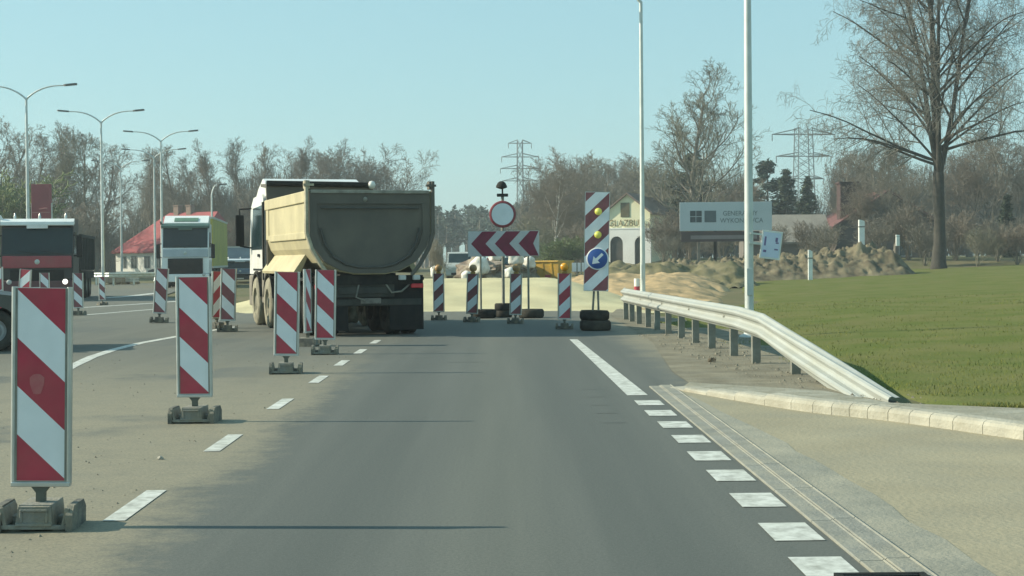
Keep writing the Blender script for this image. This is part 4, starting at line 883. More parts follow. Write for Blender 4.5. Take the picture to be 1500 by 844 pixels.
t, wo, ro = gable_house('house', 'white house with a long red roof behind the lamp posts and the white lorry', hx, Yh + 4, 0, hwid, 8, z371 + .3, z312, R(-30), M('house_white', (.78, .77, .70), (.7, .69, .63), .6, .8), m_roof_red, [(XAT(p, 390, Yh) - hx, .85, .75, 1.15) for p in (193, 214, 240, 262, 290)])
# hipped left end of the roof
mb = MB(); e0 = hwid / 2 + .35; zz = z371 + .15
ro.data.clear_geometry() if hasattr(ro.data, 'clear_geometry') else None
hip = 4.0
bmv = [(-e0, -4.35, zz), (e0, -4.35, zz), (e0, 4.35, zz), (-e0, 4.35, zz), (-e0 + hip, 0, z312 + .1), (e0 - .6, 0, z312 + .1)]
ro.data.from_pydata(bmv + [(x, y, z - .14) for x, y, z in bmv[:4]], [], [[0, 1, 5, 4], [1, 2, 5], [2, 3, 4, 5], [3, 0, 4], [0, 1, 7, 6], [1, 2, 8, 7], [2, 3, 9, 8], [3, 0, 6, 9], [6, 7, 8, 9]])
ro.data.materials.clear(); ro.data.materials.append(m_roof_red); ro.data.update()
wo.data.clear_geometry(); a = hwid / 2; wv_ = [(-a, -4, -.5), (a, -4, -.5), (a, 4, -.5), (-a, 4, -.5)]; wv_ += [(x, y, zz - .02) for x, y, _ in wv_]
wo.data.from_pydata(wv_, [], [[0, 1, 5, 4], [1, 2, 6, 5], [2, 3, 7, 6], [3, 0, 4, 7]]); wo.data.materials.clear(); wo.data.materials.append(_mats['house_white']); wo.data.update()
for px in (259, 283):
    mb = MB(); x = XAT(px, 305, Yh + 4) - hx; mb.box(x - .32, x + .32, -.3, .3, z312 - .3, z312 + .75, bev=.03); mb.box(x - .38, x + .38, -.36, .36, z312 + .75, z312 + .85); mb.build('chimney', M('chimney_brick', (.3, .22, .18), (.22, .17, .14), 3, .85), ro)
# yellow house with arches
Yg = 136; gx0, gx1 = XAT(886, 340, Yg), XAT(955, 340, Yg); gz = 1.1
t, wo, ro = gable_house('gable_house', 'cream gable house with white arched ground floor and lettering on its front', (gx0 + gx1) / 2 + 1.3, Yg + 4, gz, gx1 - gx0, 8, AT(916, 312, Yg).z - gz, AT(916, 285, Yg).z - gz, R(-20), M('house_cream', (.86, .82, .56), (.8, .76, .52), .7, .8), M('roof_brown', (.2, .15, .12), (.15, .11, .09), 1.5, .8), [], 'y', .25)
gw = (gx1 - gx0) / 2; zl = AT(916, 334, Yg).z - gz
mb = MB(); zb_ = AT(916, 376, Yg).z - gz
mb.box(-gw - .1, gw + .1, -4.25, -4.03, zl - .12, zl)
for x0, x1 in ((-gw - .1, -gw + .55), (-gw + 1.75, -gw + 2.85), (gw - .8, gw + .1)): mb.box(x0, x1, -4.22, -4.02, -.4, zl - .12)
def arch_fill(cx, r_, top):
    a = [(cx + r_ * math.cos(R(q)), top - r_ + r_ * math.sin(R(q))) for q in range(0, 181, 20)]
    return a
for cx, r_ in ((-gw + 1.15, .6), (-gw + 3.5, .65)):
    a = arch_fill(cx, r_, zl - .75); mb.prism([(cx + r_, zl - .12)] + a + [(cx - r_, zl - .12)], -4.22, -4.02, 'y')
mb.build('arcade', M('arcade_white', (.82, .82, .79), (.75, .75, .72), 1, .7), wo)
for cx, r_ in ((-gw + 1.15, .6), (-gw + 3.5, .65)):
    mb = MB(); mb.prism([(cx - r_, -.3)] + [(x, z) for x, z in arch_fill(cx, r_, zl - .75)][::-1] + [(cx + r_, -.3)], -4.06, -4.01, 'y'); mb.build('door', M('door_dark', (.05, .055, .05), (.07, .07, .065), 2, .5), wo)
mb = MB(); x = XAT(917, 312, Yg) - (gx0 + gx1) / 2; mb.box(x - .42, x + .42, -4.05, -3.98, zl + 1.0, zl + 2.3, bev=.02); mb.build('window', M('window_brown', (.13, .11, .055), (.10, .085, .045), 3, .4), wo)
def lettering(name, body, size, mat, parent, loc, rot=(math.pi / 2, 0, 0), ext=.01, sx=1):
    c = bpy.data.curves.new(name, 'FONT'); c.body = body; c.size = size; c.extrude = ext; c.align_x = 'CENTER'; c.align_y = 'CENTER'; c.materials.append(mat)
    q_ = bpy.data.objects.new('tmp', c); COL.objects.link(q_); bpy.context.view_layer.update(); me = bpy.data.meshes.new_from_object(q_.evaluated_get(bpy.context.evaluated_depsgraph_get())); bpy.data.objects.remove(q_)
    o = bpy.data.objects.new(name, me); COL.objects.link(o); o.parent = parent; o.location = loc; o.rotation_euler = rot; o.scale = (sx, 1, 1); return o
lettering('lettering', 'GLAZBUD', .85, M('letter_brown', (.2, .17, .08), (.15, .13, .06), 2, .7), wo, (-.05, -4.06, zl + .42), sx=.9)
# dark house with a red verge behind the mound
Yd = 128; hx2 = XAT(1302, 340, Yd)
t, wo, ro = gable_house('dark_house', 'dark brown house with a red roof edge, behind the dirt mound and twigs', hx2, Yd + 5, .9, 8.8, 10, AT(1225, 330, Yd).z - .9, AT(1302, 281, Yd).z - .9, 0, M('house_brown', (.13, .105, .09), (.10, .085, .075), .8, .85), M('roof_maroon', (.16, .065, .06), (.12, .05, .047), 1.2, .75), [(-1.2, .5, 1.0, 1.2), (1.4, .5, 1.0, 1.2)], 'y', .5)
mb = MB(); mb.box(-3.9, -2.4, -4.0, -2.5, 1.0, AT(1245, 268, Yd).z - .9, bev=.05); mb.box(-4.0, -2.3, -4.1, -2.4, AT(1245, 268, Yd).z - .9, AT(1245, 268, Yd).z - .75); mb.build('chimney', M('chimney_maroon', (.07, .04, .04), (.05, .032, .03), 2, .85), ro)
t, wo, ro = gable_house('shed', 'low grey-roofed shed between the billboard and the dark house', XAT(1160, 350, 122), 126, .9, 6.5, 6, 1.7, AT(1160, 316, 122).z - .9, 0, M('shed_wall', (.18, .17, .15), (.14, .13, .12), 1, .85), M('shed_roof', (.27, .25, .21), (.22, .2, .17), 1, .8), [(-1.2, .6, .8, .8)], 'x', .3)

# billboard
Yb = 95; c = AT(1063, 317, Yb); sb = F / Yb
bb = thing('billboard', 'pale blue-grey billboard with two dark squares and two lines of lettering', 'billboard', (c.x, Yb, .2), R(-3))
zc = c.z - .2; hw_ = 67 / sb; hh = 21 / sb
mb = MB(); mb.box(-hw_, hw_, -.06, .06, zc - hh, zc + hh, bev=.01); mb.build('panel', M('billboard_face', (.50, .55, .58), (.45, .51, .54), .6, .5), bb)
m_bd = M('billboard_dark', (.055, .07, .08), (.045, .06, .07), 2, .6)
x0 = XAT(1011, 318, Yb) - c.x; q = 17 / sb
mb = MB(); g_ = .035
for i in (0, 1):
    for j in (0, 1): mb.box(x0 + i * (q / 2 + g_ / 2), x0 + i * (q / 2 + g_ / 2) + q / 2 - g_ / 2, -.068, -.061, zc - q / 2 + j * (q / 2 + g_ / 2), zc - q / 2 + j * (q / 2 + g_ / 2) + q / 2 - g_ / 2)
mb.build('emblem', m_bd, bb)
mb = MB(); x1 = XAT(1032, 318, Yb) - c.x; mb.box(x1, x1 + q, -.068, -.061, zc - q / 2, zc + q / 2); mb.build('emblem', M('billboard_slate', (.10, .13, .145), (.085, .115, .13), 2, .6), bb)
m_bl = M('billboard_letter', (.13, .17, .18), (.11, .15, .16), 2, .6)
lettering('lettering', 'GENERALNY', .42, m_bl, bb, (XAT(1084, 313, Yb) - c.x, -.064, zc + .17), sx=.92)
lettering('lettering', 'WYKONAWCA', .42, m_bl, bb, (XAT(1086, 323, Yb) - c.x, -.064, zc - .28), sx=.92)
z0_, z1_ = AT(1053, 354, Yb).z - .2, AT(1053, 339, Yb).z - .2
mb = MB(); xa, xb = XAT(998, 346, Yb) - c.x, XAT(1112, 346, Yb) - c.x; mb.box(xa, xb, -.03, .09, z0_, z1_); mb.build('lower_board', M('billboard_maroon', (.085, .055, .055), (.07, .05, .05), 1, .7), bb)
mb = MB(); mb.box(xa + .6, xb - .15, -.04, -.031, z0_ + .16, z0_ + .4); mb.build('strip', M('billboard_strip', (.25, .21, .21), (.2, .17, .17), 1, .6), bb)
for px, m_ in ((1024, M('post_wood', (.25, .22, .18), (.2, .17, .14), 3, .8)), (1048, m_dark), (1092, m_dark)):
    mb = MB(); x = XAT(px, 370, Yb) - c.x; mb.box(x - .09, x + .09, .1, .25, -.8, zc + hh * .8); mb.build('post', m_, bb)
# red totem sign behind the red truck
Yt = 100; c = AT(61, 297, Yt); st_ = F / Yt
tt = thing('totem_sign', 'tall dark red advertising panel behind the red truck', 'sign', (c.x, Yt, 0), R(-4))
mb = MB(); hw_, z0_, z1_ = 14.5 / st_, AT(61, 324, Yt).z, AT(61, 270, Yt).z; mb.box(-hw_, hw_, -.12, .12, z0_, z1_, bev=.02); mb.build('panel', M('totem_red', (.24, .03, .045), (.2, .025, .038), 1.5, .5), tt)
mb = MB(); zz_ = AT(61, 306, Yt).z
mb.tube([(-.1, -.13, zz_ - .03), (.12, -.13, zz_), (.3, -.13, zz_ + .04), (.42, -.13, zz_ + .02)], .035, 6); mb.box(-hw_ * .95, hw_ * .95, -.128, -.121, z0_ + .55, z0_ + .6); mb.build('marks', M('totem_marks', (.38, .15, .15), (.3, .11, .11), 3, .5), tt)
for s in (-1, 1):
    mb = MB(); mb.box(s * hw_ - .05, s * hw_ + .05, -.06, .06, -.2, z0_ + 1.2); mb.build('post', m_galv, tt)

# ================================================================== PYLONS
m_pyl = M('pylon_steel', (.10, .12, .12), (.08, .10, .10), 2, .6, .3)
def pylon(label, px, pytop, Y, arms, z0=0.0, wleg=1.6):
    x = XAT(px, 380, Y); t = thing('power_pylon', label, 'pylon', (x, Y, z0), R(6), 'power pylons'); ztop = AT(px, pytop, Y).z - z0
    mb = MB(); r_ = .13
    def hw_at(z): return wleg * (1.35 - .85 * z / ztop) if z < ztop * .5 else wleg * (.93 - .35 * (z / ztop - .5))
    n = 13; zs = [ztop * i / n for i in range(n + 1)]
    for sx in (-1, 1):
        for sy in (-1, 1): mb.tube([(sx * hw_at(z), sy * hw_at(z), z) for z in zs], r_, 4, smooth=False)
    for i in range(n):
        a, b = hw_at(zs[i]), hw_at(zs[i + 1])
        for s in (-1, 1):
            mb.tube([(-a, s * a, zs[i]), (b, s * b, zs[i + 1])], r_ * .6, 3); mb.tube([(a, s * a, zs[i]), (-b, s * b, zs[i + 1])], r_ * .6, 3); mb.tube([(s * a, -a, zs[i]), (s * b, b, zs[i + 1])], r_ * .6, 3)
    mb.build('tower', m_pyl, t)
    for (py, half, rise) in arms:
        z = AT(px, py, Y).z - z0; L_ = half * Y / F; q = hw_at(z); mb = MB()
        for s in (-1, 1):
            for e in (-1, 1):
                mb.tube([(s * q, e * q, z), (s * L_, 0, z)], r_ * .8, 4); mb.tube([(s * q, e * q, z + rise * Y / F), (s * L_, 0, z)], r_ * .8, 4)
            mb.tube([(s * L_, 0, z), (s * L_, 0, z - 1.6)], .12, 5)
        mb.tube([(-q, 0, z), (q, 0, z)], r_ * .8, 4); mb.tube([(-q, -q, z), (-q, q, z)], r_ * .8, 4); mb.tube([(q, -q, z), (q, q, z)], r_ * .8, 4)
        mb.build('crossarm', m_pyl, t)
pylon('slim lattice pylon rising behind the no-entry sign', 763, 206, 480, [(210, 17, 5), (230, 27, 5), (247, 29, 5), (265, 26, 5)], 0, 1.05)
pylon('wide-armed lattice pylon behind the conifers, left of the big bare tree', 1178, 187, 360, [(197, 47, 8), (229, 41, 5), (262, 30, 4)], 1.0, 2.2)

# ================================================================== TREES
def grow_tree(seed, H, r0, levels, trunk_to=1.0, leaders=0, fork=.3, ang=(.9, .7, .7, .7), ratio=(.55, .5, .5, .5), up=(.02, .12, .08, .05), wig=(.05, .1, .16, .2), first=.22, droop=0, lean=(0, 0), rmin=.012):
    """bare tree: returns (wood, twigs) as lists of (points, radii, sides)"""
    g = random.Random(seed); wood, twigs = [], []
    def br(p, d, L, r, lv, grav):
        ns = (9, 7, 5, 4, 3)[min(lv, 4)]; pts = [p.copy()]; rad = [r]; dirs = [d.copy()]
        endr = r * (.25 if lv else .3)
        for i in range(ns):
            f = (i + 1) / ns
            d = (d + Vector((g.gauss(0, 1), g.gauss(0, 1), g.gauss(0, 1))) * wig[min(lv, 3)] + Vector((0, 0, up[min(lv, 3)] - grav * f))).normalized()
            p = p + d * (L / ns); pts.append(p.copy()); dirs.append(d.copy()); rad.append(max(rmin, r + (endr - r) * f))
        (wood if lv < 2 else twigs).append((pts, rad, (9, 6, 4, 3, 3)[min(lv, 4)]))
        if lv >= len(levels): return
        n = levels[lv]
        for k in range(n):
            t = (first if lv == 0 else .2) + (1 - (first if lv == 0 else .2)) * ((k + g.random()) / n); t = min(t, .98)
            i = min(int(t * ns), ns - 1); q = t * ns - i; pp = pts[i].lerp(pts[i + 1], q); dd = dirs[i + 1]; rr_ = rad[i] + (rad[i + 1] - rad[i]) * q
            az = k * 2.4 + g.random() * 1.2; a = ang[min(lv, 3)] * (.7 + .6 * g.random())
            if lv == 0: a *= 1.25 - .6 * t
            s1 = dd.cross(Vector((math.cos(az), math.sin(az), .3))).normalized(); nd = (dd * math.cos(a) + s1 * math.sin(a)).normalized()
            LL = L * ratio[min(lv, 3)] * ((1.25 - .75 * t) if lv == 0 else (1.15 - .5 * t)) * (.75 + .5 * g.random())
            br(pp, nd, LL, min(rr_ * .62, max(rmin, r * .45)), lv + 1, droop if lv == 0 else droop * .6)
    d0 = Vector((lean[0], lean[1], 1)).normalized()
    if leaders:
        tp = [Vector((0, 0, -.4)), Vector((g.gauss(0, .02) * H * fork, g.gauss(0, .015) * H * fork, H * fork * .5)), Vector((lean[0] * 1.0, 0, H * fork))]
        mid_ = [tp[0].lerp(tp[1], .5) + Vector((r0 * .12, 0, 0)), tp[1].lerp(tp[2], .5) - Vector((r0 * .15, 0, 0))]
        wood.append(([tp[0], mid_[0], tp[1], mid_[1], tp[2], tp[2] + Vector((0, 0, .5))], [r0 * 1.4, r0 * 1.12, r0 * 1.0, r0 * 1.06, r0 * 1.0, r0 * .55], 12))
        wood.append(([Vector((0, 0, -.4)), Vector((0, 0, .5)), Vector((0, 0, 1.4))], [r0 * 1.8, r0 * 1.3, r0 * 1.02], 12))
        for k in range(leaders):
            az = k * 6.28 / leaders + .5 * g.random(); tilt = .16 + .16 * g.random()
            if k == 0: tilt = .04
            br(tp[2] - Vector((0, 0, .3)), Vector((math.cos(az) * tilt, math.sin(az) * tilt, 1)).normalized(), H * (1 - fork) * (.85 + .2 * g.random()), r0 * .55, 0, 0)
    else: br(Vector((0, 0, -.3)), d0, H, r0, 0, 0)
    return wood, twigs
def tubes_mesh(name, brs, mat):
    V = []; Fc = []
    for pts, rad, n in brs:
        o = len(V); k = len(pts); ref = Vector((1, .3, .1))
        for i, p in enumerate(pts):
            t = (pts[min(i + 1, k - 1)] - pts[max(i - 1, 0)]).normalized(); a = t.cross(ref)
            a = a.normalized() if a.length > 1e-3 else t.orthogonal().normalized(); b = t.cross(a)
            for j in range(n):
                q = 6.2832 * j / n; V.append(p + (a * math.cos(q) + b * math.sin(q)) * rad[i])
        for i in range(k - 1):
            for j in range(n): Fc.append((o + i * n + j, o + i * n + (j + 1) % n, o + (i + 1) * n + (j + 1) % n, o + (i + 1) * n + j))
    me = bpy.data.meshes.new(name); me.from_pydata([tuple(v) for v in V], [], Fc); me.materials.append(mat); me.polygons.foreach_set('use_smooth', [True] * len(Fc)); me.update(); return me
def mk(name, me, parent): o = bpy.data.objects.new(name, me); COL.objects.link(o); o.parent = parent; return o
m_bark = M('bark_grey', (.21, .195, .165), (.15, .14, .115), 5, .9); m_twig = M('twig_grey', (.205, .195, .158), (.155, .146, .118), .5, .9)
m_bark_d = M('bark_dark', (.062, .058, .047), (.04, .038, .033), 4, .9, bump=.6, bscale=9); m_twig_d = M('twig_dark', (.21, .205, .175), (.17, .165, .14), .5, .9)
m_twig_w = M('twig_warm', (.20, .176, .138), (.152, .133, .104), .5, .9); m_birch = M('bark_birch', (.62, .6, .54), (.3, .28, .25), 3, .8)
m_twig_o = M('twig_olive', (.20, .197, .142), (.152, .15, .108), .5, .9)
def tree_proto(name, seed, H, r0, levels, bark, twig, **kw):
    w_, tw = grow_tree(seed, H, r0, levels, **kw); zz_ = sorted(p.z for b_ in tw for p in b_[0]); return (tubes_mesh(name + '_trunk', w_, bark), tubes_mesh(name + '_crown', tw, twig), zz_[int(len(zz_) * .985)])
ALDER = [tree_proto('alder', s, 12, .16, (15, 8, 6, 4), m_bark, tw, ang=(.75, .65, .7, .7), ratio=(.36, .48, .5, .5), up=(.02, .13, .08, .05), first=.25) for s, tw in ((11, m_twig), (12, m_twig), (13, m_twig_o))]
POPL = [tree_proto('poplar', s, 14, .17, (20, 8, 6, 4), m_bark, tw, ang=(.5, .5, .6, .6), ratio=(.32, .5, .5, .5), up=(.01, .22, .12, .06), first=.2) for s, tw in ((21, m_twig), (22, m_twig_w))]
SPREAD = [tree_proto('willow', s, 11, .2, (9, 8, 6, 4), m_bark, tw, leaders=3, fork=.16, ang=(.7, .7, .7, .7), ratio=(.5, .5, .5, .5), up=(.01, .1, .05, .0), first=.2) for s, tw in ((31, m_twig), (32, m_twig_w))]
BIRCH = tree_proto('birch', 41, 11, .13, (13, 7, 6, 4), m_birch, m_twig_w, ang=(.6, .6, .7, .7), ratio=(.36, .5, .5, .5), up=(.01, .14, .02, -.04), first=.35)
MID = tree_proto('ash', 64, 20, .3, (24, 9, 7, 4), m_bark, m_twig_o, ang=(.78, .6, .65, .7), ratio=(.40, .45, .5, .5), up=(.01, .17, .08, .05), first=.10, rmin=.016)
SHRUB = [tree_proto('shrub', s, 3.2, .04, (7, 6, 5), tw, tw, leaders=7, fork=.03, ang=(.5, .6, .7, .7), ratio=(.55, .5, .5, .5), up=(.01, .1, .05, 0), rmin=.010) for s, tw in ((51, m_twig), (52, m_twig_w), (53, m_twig_o))]
def place_tree(proto, label, px, py_top, Y, cat='tree', name='bare_tree', group='bare trees', rz=None, wide=1.0, z0=None, dz=0):
    x = XAT(px, 380, Y); z0 = ground_z(x, Y) - .05 if z0 is None else z0
    h = AT(px, py_top, Y).z - z0; s = h / proto[2]
    t = thing(name, label, cat, (x, Y, z0), rng.random() * 6.28 if rz is None else rz, group); t.scale = (s * wide, s * wide, s)
    mk('trunk', proto[0], t); mk('crown', proto[1], t); return t

# the big bare tree on the right
w_, tw = grow_tree(77, 22, .40, (12, 10, 9, 5), leaders=5, fork=.27, ang=(.95, .75, .8, .8), ratio=(.50, .40, .45, .5), up=(.02, .10, .03, .0), wig=(.035, .05, .13, .2), first=.02, droop=.22, rmin=.0095)
bt_scale = (.86, .86, 1.0)
bt = thing('big_tree', 'huge bare tree with a thick dark trunk towering over the grass field', 'tree', (XAT(1375, 385, 95), 95, .55), 0.6); bt.scale = bt_scale
mk('trunk', tubes_mesh('big_trunk', w_, m_bark_d), bt); mk('crown', tubes_mesh('big_crown', tw, m_twig_d), bt)
place_tree(MID, 'tall round-crowned bare tree between the two right-hand lamp posts, above the billboard', 1018, 96, 140, wide=1.45)
place_tree(BIRCH, 'pale-trunked birch just right of the chevron sign', 812, 250, 120, name='birch', wide=1.0)
# left-hand rows
LEFT = [(-15, 172, 138, 0), (12, 170, 145, 1), (40, 190, 150, 0), (66, 186, 142, 2), (92, 178, 150, 3), (118, 190, 147, 0), (138, 205, 158, 1), (196, 232, 190, 2), (222, 214, 170, 3), (262, 208, 165, 0), (296, 222, 172, 1), (318, 205, 160, 4), (345, 198, 168, 3), (378, 206, 172, 3), (402, 214, 176, 1), (428, 200, 165, 4), (455, 216, 176, 0), (492, 210, 178, 5), (520, 208, 172, 6), (552, 222, 178, 5), (572, 240, 184, 0)]
PR = ALDER + POPL + SPREAD
LL_ = ['above the left corner', 'behind the first lamp post', 'above the red truck cab', 'directly over the red advertising panel', 'between the first two lamp posts', 'just left of the second lamp post', 'crossing the second lamp post', 'behind the low lamp post', 'crossing the partly hidden lamp post', 'right behind the lamp beside the white lorry', 'over the white lorry cab', 'over the small single lamp', 'over the yellow trailer', 'above the dump truck mirror', 'over the front of the dump truck', 'above the dump truck left corner', 'above the left part of the tailgate', 'above the middle of the tailgate', 'over the tailgate, spreading wide', 'over the right part of the tailgate', 'above the right tailgate corner, lowest of all']
for (px, pt, Y, k), l in zip(LEFT, LL_): place_tree(PR[k], 'grey bare tree in the left-hand row, ' + l, px, pt + 9, Y, wide=1.3)
# centre and right
CEN = [(816, 262, 140, 6), (838, 250, 146, 5), (884, 240, 176, 0), (908, 246, 184, 2), (936, 240, 186, 5), (1258, 268, 116, 6), (1312, 250, 117, 5),(796, 240, 150, 1), (806, 236, 158, 0), (828, 226, 160, 6), (850, 232, 165, 0), (866, 226, 186, 2), (896, 236, 192, 5), (920, 232, 196, 6), (958, 238, 176, 1), (985, 262, 160, 5), (1055, 235, 165, 0), (1078, 262, 160, 6), (1246, 225, 135, 0), (1270, 205, 140, 6), (1298, 215, 130, 0), (1335, 200, 145, 2), (1420, 205, 130, 6), (1452, 190, 138, 5), (1492, 215, 128, 1), (1530, 200, 135, 6)]
CL_ = ['low in front of the birch, spreading', 'low and wide, right of the birch', 'behind the top of the arrow board', 'above the ridge of the cream house', 'behind the slim lamp post', 'in front of the red roof edge of the dark house', 'right of the dark house, low and wide','left edge of the central grove, nearest the pylon', 'left of the birch in the central grove', 'right behind the birch', 'between the birch and the arrow board', 'above the arrow board', 'left above the cream gable house', 'right above the cream gable house', 'right of the slim lamp post', 'left behind the tall upright tree', 'right behind the tall upright tree', 'just left of the nearest lamp post', 'left of the dark house chimney', 'above the dark house chimney', 'over the red roof edge of the dark house', 'just left of the big tree trunk', 'just right of the big tree trunk', 'second right of the big tree trunk', 'at the right edge of the photo', 'cut off by the right edge of the photo']
for (px, pt, Y, k), l in zip(CEN, CL_): place_tree(PR[k], 'brown tree, ' + l, px, pt, Y, wide=1.35)
# shrubs
SH = [(20, 300, 125, 2), (70, 310, 122, 0), (105, 300, 130, 1), (140, 310, 128, 0), (340, 320, 140, 1), (300, 300, 175, 0), (360, 290, 165, 1), (400, 285, 170, 0), (445, 290, 170, 1), (780, 320, 125, 2), (845, 325, 130, 1), (800, 335, 118, 2), (972, 320, 118, 1), (990, 310, 120, 1), (980, 345, 112, 0), (1010, 318, 125, 1), (1060, 330, 112, 0), (1140, 330, 118, 0), (1185, 325, 116, 1), (1215, 330, 110, 0), (1330, 300, 112, 1), (1355, 330, 106, 0), (1400, 310, 110, 1), (1432, 335, 104, 2), (1462, 320, 108, 0), (1490, 330, 104, 1), (1520, 320, 106, 1), (1290, 320, 112, 0)]
SL_ = ['left of the red panel', 'under the red panel', 'right of the red panel', 'beside the second lamp post', 'behind the blue lorry', 'behind the red roof ridge', 'left of the dump truck cab', 'over the dump truck headboard left end', 'over the dump truck body', 'left foot of the birch', 'right foot of the birch', 'in front of the birch, low and greenish', 'right beside the cream house', 'in front of the tall upright tree', 'low on the bank right of the slim lamp post', 'left behind the billboard', 'under the billboard', 'right of the tilted notice', 'in front of the shed', 'left of the thick white post', 'left of the big trunk', 'at the left foot of the big tree', 'right of the big trunk', 'greenish, right of the big tree', 'second right of the big tree', 'near the right edge', 'cut by the right edge', 'in front of the dark house wall']
for (px, pt, Y, k), l in zip(SH, SL_): place_tree(SHRUB[k], 'bare twiggy shrub, ' + l, px, pt, Y, 'shrub', 'bare_shrub', 'bare shrubs', wide=1.5)
place_tree(SHRUB[0], 'pale leafless shrub right beside the dump truck tail light, above the sand', 636, 352, 66, 'shrub', 'bare_shrub', 'bare shrubs', wide=.75, z0=.2)

m_twig_g = M('twig_green', (.17, .21, .09), (.12, .16, .065), .5, .9); GS = tree_proto('shrub', 58, 3.2, .04, (8, 7, 6), m_twig_o, m_twig_g, leaders=8, fork=.03, ang=(.6, .7, .7, .7), ratio=(.55, .5, .5, .5), up=(.01, .08, .03, 0), rmin=.014)
place_tree(GS, 'broad pale green budding shrub at the left edge, beside the first lamp post', 14, 262, 116, 'shrub', 'budding_shrub', 'budding shrubs', wide=1.6); place_tree(GS, 'low budding green shrub under the birch', 826, 350, 108, 'shrub', 'budding_shrub', 'budding shrubs', wide=2.2)
# conifers
m_needle = M('needles', (.035, .058, .036), (.055, .078, .045), 1.2, .9); m_pine = M('pine_needles', (.04, .07, .05), (.06, .085, .055), 1.0, .9)
def conifer_crown(seed, H, rad, base, n, pine=False):
    g = random.Random(seed); V = []; Fc = []
    wh = []
    z = base
    while z < H - .2:
        k = 5 + g.randrange(3); f = (z - base) / (H - base)
        R_ = rad * ((1 - f) ** .8 if not pine else (1 - abs(2 * f - .8) ** 2 * .55) * (1 - f * .3)) * (.7 + .5 * g.random())
        for i in range(k): wh.append((z + g.gauss(0, .15), g.random() * 6.28, max(.15, R_ * (.6 + .5 * g.random()))))
        z += .55 if not pine else .6
    for _ in range(n):
        zz, az, L = wh[g.randrange(len(wh))]; t = g.random() ** .6; r = L * t
        c = Vector((math.cos(az) * r, math.sin(az) * r, zz - (.25 * r if not pine else -.15 * r))) + Vector((g.gauss(0, .13), g.gauss(0, .13), g.gauss(0, .12)))
        s = .12 + .16 * g.random(); a = Vector((g.gauss(0, 1), g.gauss(0, 1), g.gauss(0, .6))).normalized() * s; b = Vector((g.gauss(0, 1), g.gauss(0, 1), g.gauss(0, .6))).normalized() * s
        o = len(V); V += [c - a, c + b, c + a * 1.2]; Fc.append((o, o + 1, o + 2))
    return V, Fc
def conifer_proto(name, seed, H, rad, base, n, needle, pine=False):
    V, Fc = conifer_crown(seed, H, rad, base, n, pine); me = bpy.data.meshes.new(name); me.from_pydata([tuple(v) for v in V], [], Fc); me.materials.append(needle); me.update()
    mb = MB(); mb.tube([(0, 0, -.3), (0, 0, H * .5), (0, 0, H * .98)], [.18, .12, .03], 7); o = mb.build('tmp', m_bark); tm = o.data; bpy.data.objects.remove(o); return (tm, me, H)
SPR = [conifer_proto('spruce', s, 10, 2.3, .6, 5200, m_needle) for s in (1, 2)]; PIN = conifer_proto('pine', 3, 11, 2.4, 4.5, 4200, m_pine, True)
for i, (px, pt, Y, k, l) in enumerate([(1125, 236, 170, 2, 'left of the wide-armed pylon'), (1152, 245, 165, 0, 'just below the pylon arms'), (1183, 258, 160, 1, 'right under the pylon'), (1100, 262, 172, 0, 'hidden partly by the nearest lamp post'), (1012, 225, 150, 2, 'behind the tall upright bare tree'), (1475, 285, 118, 1, 'near the right edge behind the shrubs'), (946, 348, 150, 0, 'small and dark in front of the cream house')]):
    place_tree((SPR + [PIN])[k], 'dark green conifer, ' + l, px, pt, Y, 'conifer', 'conifer', 'dark conifers', wide=1.2)
# far pine forest beyond the road: one mass
g = random.Random(8); V = []; Fc = []; TV = []
tr = []
for i in range(150):
    px = 540 + 260 * g.random(); Y = 290 + 90 * g.random(); x = XAT(px, 380, Y); h = (AT(px, 303 + g.gauss(0, 4) + 10 * abs(math.sin(px * .05)), Y).z)
    v, f = conifer_crown(i, h, 2.8, h * .42, 260, True)
    k = 2.1; o = len(V); V += [Vector((x + p.x, Y + p.y, p.z)) for p in v]
    V2 = V[o:]
    for a, b, c_ in f:
        cc = (V2[a] + V2[b] + V2[c_]) / 3
        for q in (a, b, c_): V[o + q] = cc + (V2[q] - cc) * k
    Fc += [(o + a, o + b, o + c_) for a, b, c_ in f]; tr.append(([Vector((x, Y, -1)), Vector((x, Y, h * .9))], [.28, .1], 4))
me = bpy.data.meshes.new('far_pine_forest'); me.from_pydata([tuple(v) for v in V], [], Fc); me.materials.append(m_pine); me.update()
fo = bpy.data.objects.new('far_pine_forest', me); COL.objects.link(fo); tag(fo, 'distant dark green pine forest closing the road horizon', 'forest', kind='stuff')
fs = bpy.data.objects.new('pine_stems', tubes_mesh('pine_stems', tr, M('stem_pale', (.3, .27, .22), (.22, .19, .16), 1, .9))); COL.objects.link(fs); fs.parent = fo
# far brushwood that closes the view between the trees: one mass
g = random.Random(19); brs = []
for i in range(24000):
    px = -120 + 1760 * g.random()
    if 600 < px < 770: continue
    Y = 185 + 60 * g.random(); x = XAT(px, 380, Y); top = 305 + 25 * math.sin(px * .013) + 18 * math.sin(px * .041 + 1)
    if 760 < px < 1100: top = 275 + 10 * math.sin(px * .05)
    if px > 1220: top = 262 + 12 * math.sin(px * .03)
    h = max(1.5, AT(px, top, Y).z * (.4 + .8 * g.random() ** .7)); z0 = ground_z(x, Y) - .2; zb = z0 + h * g.random() * .45
    p1 = Vector((x, Y, zb)); p2 = Vector((x + g.gauss(0, .5), Y + g.gauss(0, .3), (zb + h) / 2)); p3 = Vector((x + g.gauss(0, .9), Y, h))
    brs.append(([p1, p2, p3], [.075, .05, .015], 3))
o = bpy.data.objects.new('far_brushwood', tubes_mesh('far_brushwood', brs, M('brush_twigs', (.125, .12, .094), (.092, .088, .07), .08, .95))); COL.objects.link(o); tag(o, 'dense bare brushwood closing the view behind the tree rows', 'brushwood', kind='stuff')

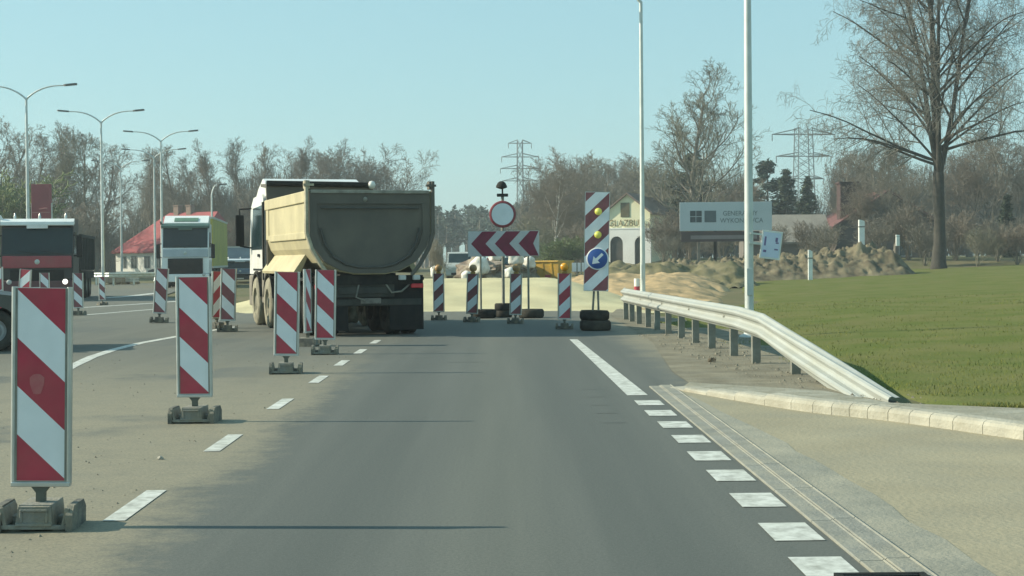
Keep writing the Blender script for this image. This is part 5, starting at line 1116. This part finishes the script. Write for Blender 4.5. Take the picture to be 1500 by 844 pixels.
# ================================================================== HAZE
HZ = 0.0008
mh = bpy.data.materials.new('haze_air'); mh.use_nodes = True; hn = mh.node_tree.nodes; hn.remove(hn['Principled BSDF'])
pv = hn.new('ShaderNodeVolumePrincipled'); pv.inputs['Density'].default_value = HZ; pv.inputs['Color'].default_value = (.80, .90, .93, 1); pv.inputs['Anisotropy'].default_value = .2
mh.node_tree.links.new(pv.outputs[0], hn['Material Output'].inputs['Volume'])
mb = MB(); mb.box(-1110, 1110, -130, 1210, -2.5, 52); tag(mb.build('haze', mh), None, None, kind='stuff')

# ================================================================== SMALL STUFF ON THE GROUND
def rock(name, label, px, py, s, mat, seed):
    g_ = G(px, py); bm = bmesh.new(); bmesh.ops.create_icosphere(bm, subdivisions=2, radius=1)
    for v in bm.verts: n = v.co.normalized(); v.co = Vector((n.x, n.y * .8, n.z * .62)) * s * (1 + .4 * fbm(n.x * 1.5 + seed, n.y * 1.5, n.z * 1.5))
    mb = MB(); mb.frombm(bm); o = mb.build(name, mat, None, (g_.x, g_.y, s * .4), (0, 0, seed)); return tag(o, label, 'stone')
rock('stone', 'dark brown clod lying on the shoulder in front of the guard rail', 1043, 531, .06, M('clod', (.09, .075, .05), (.06, .05, .035), 9, .95), 3)
rock('stone', 'pale pebble on the dusty asphalt between the first two boards', 235, 673, .022, M('pebble_pale', (.42, .4, .33), (.33, .31, .26), 9, .9), 6)
g = random.Random(3); V = []; Fc = []
def pebble(x, y, s, z=0):
    o = len(V); a = g.random() * 6.28
    pts = [(math.cos(a + i * 1.57) * s * (.7 + .5 * g.random()), math.sin(a + i * 1.57) * s * (.7 + .5 * g.random())) for i in range(4)]
    V.extend([(x + p[0], y + p[1], z - .003) for p in pts]); V.append((x, y, z + s * (.6 + .4 * g.random()))); Fc.extend([(o, o + 1, o + 4), (o + 1, o + 2, o + 4), (o + 2, o + 3, o + 4), (o + 3, o, o + 4)])
for _ in range(1500):
    y = 6 + 20 * g.random() ** 1.5; x = LA + LB * y - .1 - 3.5 * g.random() ** 1.2
    if fbm(x * .8, y * .8, 3) > -.15: pebble(x, y, .004 + .012 * g.random() ** 3)
for _ in range(500):
    y = 12.5 + 14 * g.random(); x = rail_x(y) - .6 + 1.0 * g.random(); pebble(x, y, .008 + .022 * g.random() ** 3, .02)
me = bpy.data.meshes.new('gravel'); me.from_pydata(V, [], Fc); me.materials.append(M('gravel_mix', (.26, .24, .18), (.13, .12, .095), 40, .95)); me.update()
o = bpy.data.objects.new('gravel', me); COL.objects.link(o); tag(o, 'loose grit scattered over the dusty asphalt and shoulder', 'gravel', kind='stuff')
# drain grate at the bottom edge
p = G(1277, 841); dg = thing('drain_grate', 'dark iron drain grate set in the gutter at the bottom edge', 'drain grate', (p.x, p.y - .345, .0), math.atan2(gd.y, gd.x) - math.pi / 2 + math.pi)
mb = MB()
for sx in (-1, 1): mb.box(sx * .17 - .015, sx * .17 + .015, -.2, .2, .02, .035)
for sy in (-1, 1): mb.box(-.185, .185, sy * .2 - .015, sy * .2 + .015, .0201, .0352)
mb.build('frame', m_dark, dg); mb = MB()
for i in range(7): mb.box(-.15, .15, -.17 + i * .055, -.145 + i * .055, .018, .033)
mb.build('bars', m_black, dg)
